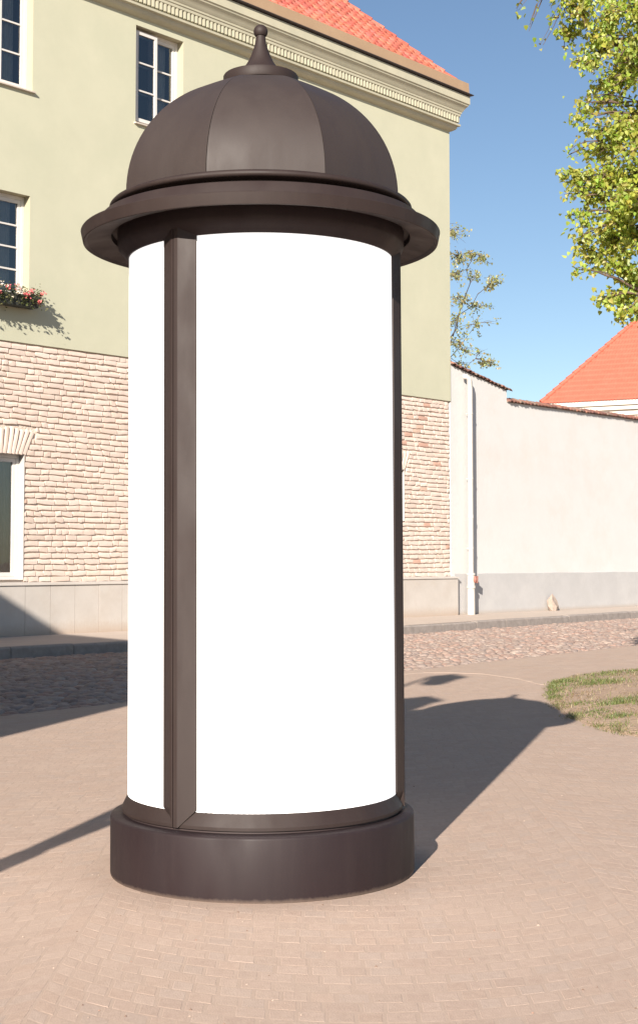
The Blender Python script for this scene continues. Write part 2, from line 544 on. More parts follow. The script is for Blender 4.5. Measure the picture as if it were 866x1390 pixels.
SETTC = [(0.46, 0.348, 0.280), (0.45, 0.341, 0.274), (0.47, 0.358, 0.289), (0.445, 0.333, 0.267), (0.46, 0.343, 0.272), (0.45, 0.348, 0.285)]
setts = []
Wc, dy = 1.9, 0.088
Rr = Wc / math.sqrt(2)
x0 = 0.15
for ci in range(-3, 4):
    xc = x0 + ci * Wc
    k = 0
    while True:
        yc = 2.9 + k * dy + (ci % 2) * dy * 0.5 * 0
        k += 1
        if yc > 17.5:
            break
        n = rs.choice([22, 23, 24, 25])
        cuts = [-45 + 90 * (i + (rs.uniform(-0.16, 0.16) if 0 < i < n else 0)) / n for i in range(n + 1)]
        for i in range(n):
            a0, a1 = R(cuts[i]), R(cuts[i + 1])
            am = (a0 + a1) / 2
            gap = 0.0045 / Rr
            def A(a, o):
                return (xc + Rr * math.sin(a), yc - Rr * (math.cos(a) - math.cos(R(45))) + o)
            m = A(am, 0)
            if not visible(m[0], m[1], 1.1):
                continue
            if math.hypot(m[0] - BASE_C[0], m[1] - BASE_C[1]) < BASE_R - 0.02 or not inpoly(m[0], m[1], ARC_AREA):
                continue
            ho = dy / 2 - 0.0035
            q = [A(a0 + gap, -ho), A(a1 - gap, -ho), A(a1 - gap, ho), A(a0 + gap, ho)]
            setts.append((m[1], q))
# running bond along the street and on the path to the right
pw, pd = 0.21, 0.105
tt = 0.0
row = 0
while tt < 9.5:
    s = -30.0 + (row % 2) * pw / 2
    while s < 4:
        te = street_edge(s) + 0.09 + tt
        p = wl(s + pw / 2, te + pd / 2)
        if visible(p.x, p.y, 1.1) and not inpoly(p.x, p.y, ARC_AREA) and not inpoly(p.x, p.y, LAWN) and p.y > 7.8:
            q = [wl(s + 0.003, te + 0.003), wl(s + 0.003, te + pd - 0.003), wl(s + pw - 0.003, te + pd - 0.003), wl(s + pw - 0.003, te + 0.003)]
            q = [(v.x, v.y) for v in q]
            setts.append((p.y, q))
        s += pw
    tt += pd
    row += 1
setts.sort(key=lambda e: e[0] if abs(e[1][0][0]) < 0.22 * e[0] else e[0] + 50)
rest = MB()
for i, (yy, q) in enumerate(setts):
    b_ = rs.choice(SETTC)
    k = rs.uniform(0.97, 1.03)
    col = tuple(v * k for v in b_)
    z = 0.0 + rs.gauss(0, 0.00015)
    if i < 300:
        mb = MB()
        sett_geo(mb, q, z, col)
        mb.build('sett', M['sett'], square)
    else:
        sett_geo(rest, q, z, col)
tag(rest.build('sett_field', M['sett'], square), kind='stuff')

# pale edging stones round the arc-laid area, right end
def ribbon_stones(path, w, z, name, material, parent, L=0.5, zlow=-0.05):
    P = [Vector((x, y, 0)) for x, y in path]
    for i in range(len(P) - 1):
        d = P[i + 1] - P[i]
        n = max(1, round(d.length / L))
        t = d.normalized()
        nn = Vector((-t.y, t.x, 0))
        for j in range(n):
            a = P[i] + d * (j / n) + t * 0.004
            b = P[i] + d * ((j + 1) / n) - t * 0.004
            mb = MB()
            v = []
            for zz, ins in ((zlow, 0), (z - 0.008, 0), (z, 0.008)):
                for pnt, sg, al in ((a, -1, 1), (b, -1, -1), (b, 1, -1), (a, 1, 1)):
                    q = pnt + nn * sg * (w / 2 - ins) + t * al * ins
                    v.append((q.x, q.y, zz))
            mb.add(v, [(8, 9, 10, 11)] + [(r * 4 + k, r * 4 + (k + 1) % 4, r * 4 + 4 + (k + 1) % 4, r * 4 + 4 + k) for r in (0, 1) for k in range(4)])
            mb.build(name, material, parent)
ribbon_stones([(0.2, 14.473), (0.45, 15.167), (0.8, 15.73), (1.15, 16.033), (1.5, 16.033), (1.82, 15.86), (2.1, 15.253), (2.25, 14.517)], 0.07, 0.003, 'edging_stone', M['edge'], square)

# lawn patch: soil mound and grass
lawn_b = [Vector((x, y, 0)) for x, y in LAWN]
cx = Vector((5.2, 12.83, 0))
lw = MB()
rings = [(1.0, -0.02), (0.985, 0.012), (0.95, 0.03), (0.88, 0.05), (0.75, 0.075), (0.5, 0.10), (0.2, 0.11)]
# densify outline
out = []
for i in range(len(lawn_b)):
    a, b = lawn_b[i], lawn_b[(i + 1) % len(lawn_b)]
    for j in range(4):
        out.append(a.lerp(b, j / 4))
n = len(out)
vs = []
rl = random.Random(9)
for k, z in rings:
    for p in out:
        q = cx.lerp(p, k)
        vs.append((q.x, q.y, z + (rl.uniform(-0.012, 0.012) if k < 0.99 else 0)))
vs.append((cx.x, cx.y, 0.11))
fs = []
for r_ in range(len(rings) - 1):
    for k in range(n):
        fs.append((r_ * n + k, r_ * n + (k + 1) % n, (r_ + 1) * n + (k + 1) % n, (r_ + 1) * n + k))
for k in range(n):
    fs.append(((len(rings) - 1) * n + k, (len(rings) - 1) * n + (k + 1) % n, len(rings) * n))
lw.add(vs, fs)
lawn = tag(lw.build('lawn', M['soil'], smooth=True, angle=None), kind='structure')

def lawn_height(x, y):
    # radial fraction towards the outline
    d = Vector((x, y, 0)) - cx
    lo, hi = 0.0, 1.0
    best = 1.0
    for i in range(n):
        a, b = out[i] - cx, out[(i + 1) % n] - cx
        den = d.x * (b.y - a.y) - d.y * (b.x - a.x)
        if abs(den) < 1e-9: continue
        tt_ = (a.x * (b.y - a.y) - a.y * (b.x - a.x)) / den
        uu = (a.x * d.y - a.y * d.x) / den
        if tt_ > 0 and -0.01 <= uu <= 1.01:
            best = 1 / tt_
            break
    k = best
    for i in range(len(rings) - 1):
        if rings[i + 1][0] <= k <= rings[i][0]:
            f = (rings[i][0] - k) / (rings[i][0] - rings[i + 1][0])
            return rings[i][1] + f * (rings[i + 1][1] - rings[i][1]), k
    return 0.1, k

def blade(mb, x, y, z, h, lean, ang, w, col):
    dx, dyy = math.cos(ang), math.sin(ang)
    px, py = -dyy * w, dx * w
    mb.add([(x - px, y - py, z), (x + px, y + py, z), (x + dx * lean * 0.35 + px * 0.7, y + dyy * lean * 0.35 + py * 0.7, z + h * 0.6),
            (x + dx * lean * 0.35 - px * 0.7, y + dyy * lean * 0.35 - py * 0.7, z + h * 0.6), (x + dx * lean, y + dyy * lean, z + h)],
           [(0, 1, 2, 3), (3, 2, 4)], col)

gr = MB()
tufts = [(2.12, 13.52, 0.22, 1.0), (2.2, 14.127, 0.25, 1.0), (2.05, 13.0, 0.16, 0.7), (2.45, 14.56, 0.25, 0.9), (2.75, 14.127, 0.25, 0.9), (2.6, 13.867, 0.15, 0.5), (2.9, 14.993, 0.3, 0.7), (2.55, 12.133, 0.22, 1.0), (2.75, 12.22, 0.2, 1.0), (2.4, 12.047, 0.15, 0.8), (2.2, 12.22, 0.15, 0.6), (2.1, 11.44, 0.15, 0.8), (2.3, 11.18, 0.16, 0.8), (2.25, 11.527, 0.1, 0.7), (3.4, 15.6, 0.4, 0.7), (3.9, 15.947, 0.4, 0.7), (3.1, 15.34, 0.3, 0.6), (3.6, 14.993, 0.3, 0.4), (4.2, 15.773, 0.4, 0.6), (2.6, 10.573, 0.2, 0.5), (2.9, 10.747, 0.2, 0.35), (2.42, 10.487, 0.12, 0.5), (3.3, 13.0, 0.3, 0.3), (2.2, 10.747, 0.1, 0.5)]
for (tx, ty, tr, dens) in tufts:
    for _ in range(int((2600 if tx < 2.8 and ty > 12.5 else 1700) * tr * dens)):
        x, y = rl.gauss(tx, tr * 0.5), rl.gauss(ty, tr * 0.55)
        if not inpoly(x, y, LAWN): continue
        z, _k = lawn_height(x, y)
        gcol = rl.choice([(0.17, 0.22, 0.07), (0.22, 0.26, 0.085), (0.13, 0.18, 0.06), (0.27, 0.28, 0.11)])
        blade(gr, x, y, z - 0.01, rl.uniform(0.015, 0.048) * (0.6 + 0.5 * dens), rl.uniform(0.01, 0.07), rl.uniform(0, 6.28), 0.0035, gcol)
for _ in range(9000):                                         # thin dry stalks and short grass between the tufts
    x, y = rl.uniform(1.85, 5.5), rl.uniform(8.4, 17.2)
    if not visible(x, y, 0.3) or not inpoly(x, y, LAWN): continue
    z, k_ = lawn_height(x, y)
    edge = k_ > 0.975 and rl.random() < 0.6
    gcol = rl.choice([(0.17, 0.18, 0.06), (0.28, 0.24, 0.12)]) if edge or rl.random() < 0.25 else rl.choice([(0.36, 0.28, 0.17), (0.3, 0.2, 0.12), (0.4, 0.32, 0.2)])
    blade(gr, x, y, z - 0.006, rl.uniform(0.012, 0.05), rl.uniform(0.01, 0.06), rl.uniform(0, 6.28), 0.0035, gcol)
for _ in range(4200):                                         # ragged fringe over the paving edge
    i_ = rl.randrange(n)
    a_, b_ = out[i_], out[(i_ + 1) % n]
    q_ = a_.lerp(b_, rl.random())
    if not visible(q_.x, q_.y, 0.3) or math.sin(q_.y * 3.1) + math.sin(q_.y * 7.7 + 1) < -0.3: continue
    x, y = q_.x + rl.gauss(0.05, 0.035), q_.y + rl.gauss(0, 0.05)
    blade(gr, x, y, -0.004 if not inpoly(x, y, LAWN) else lawn_height(x, y)[0] - 0.006, rl.uniform(0.008, 0.028), rl.uniform(0.01, 0.05), rl.uniform(0, 6.28), 0.0035,
          rl.choice([(0.2, 0.22, 0.08), (0.29, 0.26, 0.13), (0.36, 0.29, 0.18), (0.16, 0.19, 0.065)]))
tag(gr.build('grass', M['grass']), 'short patchy green and straw coloured grass on the bare lawn corner', 'grass', kind='stuff')

gt = MB()                                                     # grit and leaf crumbs lying on the paving
for _ in range(200):
    y = 3.9 + 9.0 * rl.random() ** 1.6
    x = rl.uniform(-0.2222, 0.2222) * y
    if math.hypot(x - BASE_C[0], y - BASE_C[1]) < BASE_R + 0.01 or inpoly(x, y, LAWN): continue
    k = rl.uniform(0.002, 0.0055)
    a_ = rl.uniform(0, 6.28)
    c_ = rl.choice([(0.42, 0.33, 0.265), (0.4, 0.31, 0.25), (0.2, 0.135, 0.1), (0.33, 0.2, 0.15)])
    pts_ = [(x + k * rl.uniform(0.6, 1.3) * math.cos(a_ + j * 1.257), y + k * rl.uniform(0.6, 1.3) * math.sin(a_ + j * 1.257), 0.0002) for j in range(5)]
    gt.add(pts_ + [(x, y, k * 0.8)], [(j, (j + 1) % 5, 5) for j in range(5)], c_)
tag(gt.build('grit', M['sett']), 'scattered grit and leaf crumbs on the paved square', 'grit', kind='stuff')

# ------------------------------------------------------------------ advertising column
col = empty('advertising_column', (BASE_C[0], BASE_C[1], 0.0), (0, R(-0.28), 0))
tag(col, 'tall dark bronze domed advertising column with blank white curved poster panels', 'advertising column')
mb = MB()
mb.lathe([(0.0, 0.0), (0.612, 0.0), (0.614, 0.01), (0.614, 0.226), (0.6125, 0.231), (0.609, 0.2355), (0.603, 0.238), (0.56, 0.240), (0.0, 0.240)], 128)
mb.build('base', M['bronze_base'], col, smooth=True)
mb = MB()
mb.lathe([(0.5, 0.2405), (0.556, 0.2405), (0.556, 0.254), (0.5, 0.254)], 128)
mb.build('shadow_gap', M['dark_sheet'], col, smooth=True)
PH = [R(-32.6 + 120 * k) for k in range(3)]
HW = R(8.2)
RG, RO = 0.545, 0.568
ZB0, ZB1, ZT0, ZT1 = 0.249, 0.318, 2.493, 2.50
def cyl(r, a, z):
    return (r * math.sin(a), -r * math.cos(a), z)
for k in range(3):
    a0, a1 = PH[k], PH[k] + R(120)
    # poster panel, a curved sheet with thickness
    mb = MB()
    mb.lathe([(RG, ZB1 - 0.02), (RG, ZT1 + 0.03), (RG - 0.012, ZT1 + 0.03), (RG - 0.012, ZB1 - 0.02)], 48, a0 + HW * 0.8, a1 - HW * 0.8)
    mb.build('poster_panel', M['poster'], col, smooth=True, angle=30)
    # bottom rail: sloped face running down and out from the poster, then a short lip
    mb = MB()
    nseg = 48
    vs, fs = [], []
    prof = [(RG - 0.004, ZB1 + 0.002, HW), (RO - 0.002, ZB0 + 0.018, R(1.6)), (RO, ZB0 + 0.014, R(1.4)), (RO, ZB0 + 0.002, R(1.2)), (RO - 0.004, ZB0, R(1.2)), (RG - 0.03, ZB0, R(1.2))]
    for r_, z_, ins in prof:
        for j in range(nseg + 1):
            vs.append(cyl(r_, a0 + ins + (a1 - a0 - 2 * ins) * j / nseg, z_))
    for i in range(len(prof) - 1):
        for j in range(nseg):
            fs.append((i * (nseg + 1) + j, (i + 1) * (nseg + 1) + j, (i + 1) * (nseg + 1) + j + 1, i * (nseg + 1) + j + 1))
    mb.add(vs, fs)
    mb.build('bottom_rail', M['bronze'], col, smooth=True, angle=25)
    # post: two stiles with sloped cheeks, a flat ridge and a groove where the doors meet
    mb = MB()
    a = PH[k]
    sec = [(-HW, RG - 0.02), (-HW, RG + 0.006), (-R(2.6), RO + 0.006), (-R(1.5), RO + 0.009), (-R(0.95), RO + 0.009), (-R(0.9), RO - 0.012), (-R(0.55), RO - 0.012), (-R(0.5), RO + 0.010),
           (R(1.2), RO + 0.010), (R(1.5), RO + 0.009), (HW, RG + 0.008), (HW, RG - 0.02)]
    zs = [ZB0 + 0.004, ZB1, 1.0, 1.8, ZT1 + 0.04]
    vs, fs = [], []
    for zi, z_ in enumerate(zs):
        for (da, r_) in sec:
            if zi == 0:
                sg = 1 if da > 0 else -1
                da = sg * min(abs(da), R(1.5) if abs(da) > R(1.5) else abs(da))
            vs.append(cyl(r_, a + da, z_))
    m_ = len(sec)
    for i in range(len(zs) - 1):
        for j in range(m_ - 1):
            fs.append((i * m_ + j, i * m_ + j + 1, (i + 1) * m_ + j + 1, (i + 1) * m_ + j))
    mb.add(vs, fs)
    mb.build('post', M['bronze'], col)
mb = MB()
mb.lathe([(RG - 0.03, 2.487), (RG + 0.006, 2.487), (RG + 0.010, 2.492), (0.572, 2.512), (0.588, 2.53), (0.592, 2.545), (0.592, 2.60)], 128)
mb.build('collar', M['bronze_base'], col, smooth=True)  # darker base colour stands in for the shade beneath the brim
mb = MB()
mb.lathe([(0.54, 2.60), (0.615, 2.60), (0.618, 2.578), (0.66, 2.572), (0.715, 2.560), (0.722, 2.552), (0.728, 2.549), (0.732, 2.551), (0.7335, 2.556), (0.7405, 2.590), (0.7415, 2.594), (0.739, 2.598), (0.733, 2.599),
          (0.680, 2.606), (0.676, 2.608), (0.6735, 2.612), (0.659, 2.652), (0.655, 2.656), (0.60, 2.660), (0.56, 2.660)], 160)
mb.build('brim', M['bronze'], col, smooth=True, angle=28)
mb = MB()
mb.lathe([(0.570, 2.655), (0.572, 2.682), (0.610, 2.683), (0.620, 2.685), (0.6265, 2.692), (0.626, 2.701), (0.620, 2.708), (0.604, 2.714), (0.575, 2.719), (0.55, 2.719)], 160)
mb.build('moulding_ring', M['bronze'], col, smooth=True, angle=60)
# eight-gore dome
NG = 8
g0 = R(-18.3)
for k in range(NG):
    a0, a1 = g0 + 2 * math.pi * k / NG, g0 + 2 * math.pi * (k + 1) / NG
    gap = R(0.12)
    a0 += gap; a1 -= gap
    mb = MB()
    rows, cs = 26, 6
    vs, fs = [], []
    for i in range(rows + 1):
        th = math.pi / 2 * 0.93 * i / rows
        rr_ = 0.590 * math.cos(th)
        z_ = 2.716 + 0.533 * math.sin(th)
        A_, B_ = Vector(cyl(rr_, a0, z_)), Vector(cyl(rr_, a1, z_))
        for j in range(cs + 1):
            p = A_.lerp(B_, j / cs)
            bul = 0.10 * (1 - math.cos(math.pi / NG)) * rr_ * 4 * (j / cs) * (1 - j / cs)
            dirn = Vector((p.x, p.y, 0)).normalized() if rr_ > 1e-4 else Vector((0, 0, 0))
            q = p + dirn * bul * 1.6
            vs.append(q)
    for i in range(rows):
        for j in range(cs):
            fs.append((i * (cs + 1) + j, i * (cs + 1) + j + 1, (i + 1) * (cs + 1) + j + 1, (i + 1) * (cs + 1) + j))
    # return lips at the seams
    base = len(vs)
    for i in range(rows + 1):
        for j in (0, cs):
            p = vs[i * (cs + 1) + j]
            vs.append(Vector((p.x * 0.985, p.y * 0.985, p.z - 0.008)))
    for i in range(rows):
        fs.append((i * (cs + 1), (i + 1) * (cs + 1), base + 2 * (i + 1), base + 2 * i))
        fs.append((i * (cs + 1) + cs, base + 2 * i + 1, base + 2 * (i + 1) + 1, (i + 1) * (cs + 1) + cs))
    mb.add(vs, fs)
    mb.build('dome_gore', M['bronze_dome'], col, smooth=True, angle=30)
mb = MB()
mb.lathe([(0.0, 3.228), (0.150, 3.228), (0.1555, 3.231), (0.157, 3.235), (0.157, 3.268), (0.1545, 3.272), (0.145, 3.274), (0.10, 3.280), (0.0, 3.280)], 64)
mb.build('finial_disc', M['bronze'], col, smooth=True)
mb = MB()
pf = [(0.1, 3.28), (0.088, 3.29), (0.072, 3.308), (0.06, 3.324), (0.05, 3.341), (0.042, 3.359), (0.0345, 3.379), (0.028, 3.398), (0.0235, 3.415), (0.021, 3.431), (0.0195, 3.442), (0.0195, 3.446)]
cz, br = 3.465, 0.0300
for i in range(1, 17):
    th = -math.pi / 2 + 0.75 + (math.pi - 0.75) * i / 16
    pf.append((max(br * math.cos(th), 0.0), cz + br * math.sin(th)))
mb.lathe(pf, 48)
mb.build('finial', M['bronze'], col, smooth=True, angle=40)

# ------------------------------------------------------------------ green house with brick ground floor
house = empty('corner_house', CW, (0, 0, WROT))
tag(house, 'pale green plastered house with whitewashed brick ground floor behind the column', 'house')
Z_PL, Z_BR, Z_TOP = 0.885, 4.87, 11.2
SL, DEPTH = -22.0, 11.0

# openings: (s0, s1, z0, z1)
upper = [(-16.136, -14.966, 9.17, 10.97), (-12.922, -11.757, 9.17, 10.97), (-9.472, -8.307, 9.17, 10.97), (-6.254, -5.093, 9.17, 10.97)]
middle = [(-16.136, -14.966, 5.62, 7.37), (-12.922, -11.78, 5.62, 7.37), (-9.459, -8.317, 5.62, 7.37), (-6.254, -5.112, 5.62, 7.37)]
lower = [(-16.117, -15.012, 0.92, 3.0), (-12.922, -11.821, 0.92, 3.0), (-9.164, -8.059, 0.92, 3.0), (-2.809, -1.685, 2.1, 3.22)]

def holed(mb, s0, s1, z0, z1, holes, y):
    xs = sorted({s0, s1} | {v for h in holes for v in h[:2]})
    zs = sorted({z0, z1} | {v for h in holes for v in h[2:]})
    for i in range(len(xs) - 1):
        for j in range(len(zs) - 1):
            mx, mz = (xs[i] + xs[i + 1]) / 2, (zs[j] + zs[j + 1]) / 2
            if any(h[0] < mx < h[1] and h[2] < mz < h[3] for h in holes): continue
            mb.quad((xs[i], y, zs[j]), (xs[i + 1], y, zs[j]), (xs[i + 1], y, zs[j + 1]), (xs[i], y, zs[j + 1]))
def reveals(mb, h, y0, y1):
    a, b, c, d = h
    mb.quad((b, y0, c), (b, y1, c), (b, y1, d), (b, y0, d))
    mb.quad((a, y1, c), (a, y0, c), (a, y0, d), (a, y1, d))
    mb.quad((a, y0, d), (b, y0, d), (b, y1, d), (a, y1, d))
    mb.quad((a, y1, c), (b, y1, c), (b, y0, c), (a, y0, c))

mb = MB()
holed(mb, SL, 0.0, Z_BR, Z_TOP, upper + middle, 0.0)
mb.quad((SL, 0.12, Z_BR), (0, 0.12, Z_BR), (0, 0, Z_BR), (SL, 0, Z_BR))               # under-edge of the plaster
mb.quad((0, 0, Z_BR), (0, DEPTH, Z_BR), (0, DEPTH, Z_TOP + 0.9), (0, 0, Z_TOP + 0.9))
mb.quad((SL, DEPTH, 0), (SL, 0.06, 0), (SL, 0.06, Z_TOP + 0.9), (SL, DEPTH, Z_TOP + 0.9))
mb.quad((0, DEPTH, 0), (SL, DEPTH, 0), (SL, DEPTH, Z_TOP + 0.9), (0, DEPTH, Z_TOP + 0.9))
mb.build('plaster_wall', M['plaster'], house)
for h in upper + middle:
    mb = MB()
    reveals(mb, h, 0.0, 0.28)
    mb.build('plaster_reveal', M['reveal'], house)
YB = 0.048                                                                           # mortar face of the brick storey
mb = MB()
holed(mb, SL, -0.02, Z_PL, Z_BR, lower, YB)
mb.quad((-0.02, YB, 0), (-0.02, DEPTH, 0), (-0.02, DEPTH, Z_BR), (-0.02, YB, Z_BR))
brick_wall = mb.build('brick_wall', M['mortar'], house)
for h in lower:
    mb = MB()
    a, b, c, d = h
    reveals(mb, (a + 0.001, b - 0.001, c + 0.001, d - 0.001), 0.012, 0.30)
    mb.build('white_reveal', M['white_reveal'], house)
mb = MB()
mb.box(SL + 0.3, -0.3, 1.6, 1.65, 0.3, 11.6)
mb.build('dark_backing', M['dark_room'], house)  # dark sheet standing in for the unlit rooms behind the panes

# bricks
BRC = [(0.67, 0.56, 0.485), (0.65, 0.54, 0.465), (0.69, 0.585, 0.51), (0.64, 0.525, 0.445), (0.67, 0.555, 0.48), (0.675, 0.55, 0.47)]
BRR = [(0.56, 0.36, 0.28), (0.58, 0.42, 0.33)]
rb = random.Random(21)
def brick_mesh(mb, cxs, cz_, L, H_, proud, rot, colr):
    nx, nz = 4, 3
    vs, fs = [], []
    ca, sa = math.cos(rot), math.sin(rot)
    hl, hh = L / 2, H_ / 2
    tilt = rb.uniform(-0.008, 0.008)
    for j in range(nz):
        for i in range(nx):
            u = -1 + 2 * i / (nx - 1); w = -1 + 2 * j / (nz - 1)
            ei = abs(u) > 0.99; ej = abs(w) > 0.99
            x = u * (hl - 0.004) + rb.uniform(-0.003, 0.003)
            z = w * hh - (0.010 if w > 0.9 else 0) + (0.002 if w < -0.9 else 0) + rb.uniform(-0.008, 0.008) + u * tilt
            d = proud - (0.003 if ei else 0) - (0.008 if w > 0.9 else 0) - (0.002 if w < -0.9 else 0) + rb.uniform(-0.0025, 0.0025)
            vs.append((x, d, z))
    ring = [(i, 0) for i in range(nx)] + [(nx - 1, 1)] + [(i, nz - 1) for i in range(nx - 1, -1, -1)] + [(0, 1)]
    off = len(vs)
    for (i, j) in ring:
        u = -1 + 2 * i / (nx - 1); w = -1 + 2 * j / (nz - 1)
        vs.append((u * hl, -0.02, w * hh + u * tilt))
    for j in range(nz - 1):
        for i in range(nx - 1):
            a = j * nx + i
            fs.append((a, a + 1, a + nx + 1, a + nx))
    m_ = len(ring)
    for k in range(m_):
        i0, j0 = ring[k]; i1, j1 = ring[(k + 1) % m_]
        fs.append((j0 * nx + i0, off + k, off + (k + 1) % m_, j1 * nx + i1))
    vv = []
    for (x, d, z) in vs:
        vv.append((cxs + x * ca - z * sa, YB - d, cz_ + x * sa + z * ca))
    mb.add(vv, fs, colr)

ARCH = []
for (a, b, c, d) in lower:
    ARCH.append(((a + b) / 2, b - a, d))
bricks = []
ch = (Z_BR - Z_PL) / 40
for r_ in range(40):
    z = Z_PL + (r_ + 0.5) * ch
    s = SL + rb.uniform(0, 0.3)
    while s < -0.05:
        L = rb.choice([0.29, 0.30, 0.27, 0.33, 0.16, 0.14, 0.23, 0.19, 0.26, 0.37])
        L *= rb.uniform(0.92, 1.08)
        e = min(s + L, -0.03)
        segs = [(s, e)]
        for (cx_, w_, top_) in ARCH:
            if top_ - 0.04 < z < top_ + 0.44:
                hw = w_ / 2 + 0.04 + 0.46 * max(0, z - top_)
                ns = []
                for (p, q) in segs:
                    if q <= cx_ - hw or p >= cx_ + hw: ns.append((p, q))
                    else:
                        if p < cx_ - hw - 0.04: ns.append((p, cx_ - hw - 0.004))
                        if q > cx_ + hw + 0.04: ns.append((cx_ + hw + 0.004, q))
                segs = ns
        for (a, b, c, d) in lower:
            if c - 0.03 < z < d + 0.02:
                ns = []
                for (p, q) in segs:
                    if q <= a or p >= b: ns.append((p, q))
                    else:
                        if p < a - 0.05: ns.append((p, a - 0.004))
                        if q > b + 0.05: ns.append((b + 0.004, q))
                segs = ns
        for (p, q) in segs:
            if q - p < 0.05: continue
            zz = z + 0.012 * math.sin(p * 1.3 + r_ * 0.2) + rb.uniform(-0.006, 0.006)
            if zz + ch / 2 > Z_BR - 0.012: zz = Z_BR - 0.012 - ch / 2
            bricks.append(('b', (p + q) / 2, zz, q - p - rb.uniform(0.007, 0.014), ch * rb.uniform(0.78, 0.93), 0))
        s = e
for (cx_, w_, top) in ARCH:
    nv = 15
    for i in range(nv):
        u = -1 + 2 * (i + 0.5) / nv
        hgt = 0.44 + rb.uniform(-0.03, 0.02)
        half = (w_ / 2 + 0.03)
        fan = u * 0.46
        x = cx_ + u * half + math.sin(fan) * hgt * 0.5
        bricks.append(('v', x, top + 0.005 + hgt / 2 * math.cos(fan), hgt, 2 * half / nv * 0.92, math.pi / 2 - fan))
def brick_rank(b):
    s, z = b[1], b[2]
    left = -12.5 < s < -9.45
    right = -1.95 < s < 0
    return (0 if left else 1 if right else 2, -b[3] if left else 0)
bricks.sort(key=brick_rank)
rest = MB()
for i, b in enumerate(bricks):
    k = rb.uniform(0.93, 1.05)
    red = b[0] == 'b' and rb.random() < (0.03 if b[1] > -2.2 else 0.002)
    c_ = rb.choice(BRR if red else BRC)
    c_ = tuple(v * k for v in c_)
    pr = rb.uniform(0.026, 0.034)
    if i < 300:
        mb = MB()
        brick_mesh(mb, b[1], b[2], b[3], b[4], pr, b[5], c_)
        mb.build('brick', M['brick'], brick_wall, smooth=True, angle=60)
    else:
        brick_mesh(rest, b[1], b[2], b[3], b[4], pr, b[5], c_)
tag(rest.build('brick_courses', M['brick'], brick_wall, smooth=True, angle=60), kind='stuff')

# plinth slabs with capping
mb = MB()
mb.box(SL, 0.10, -0.06, 0.5, -0.2, 0.82)
plinth = mb.build('plinth', M['mortar'], house)
s = 0.13
i = 0
while s > SL:
    w_ = 2.1 if i == 0 else 0.52
    mb = MB()
    e = s - w_
    d0 = -0.085 - rb.uniform(0, 0.004)
    mb.box(e + 0.004, s - 0.004, d0, 0.0 if i else 0.5, -0.01, 0.828)
    mb.build('slab', M['slab'], plinth)
    s = e
    i += 1
mb = MB()
mb.add([(SL, -0.11, 0.83), (0.15, -0.11, 0.83), (0.15, -0.105, 0.862), (SL, -0.105, 0.862), (SL, 0.06, 0.884), (0.15, 0.06, 0.884), (0.15, 0.06, 0.83), (SL, 0.06, 0.83)],
       [(0, 1, 2, 3), (3, 2, 5, 4), (7, 6, 1, 0), (1, 6, 5, 2)])
mb.build('plinth_capping', M['slab'], house)

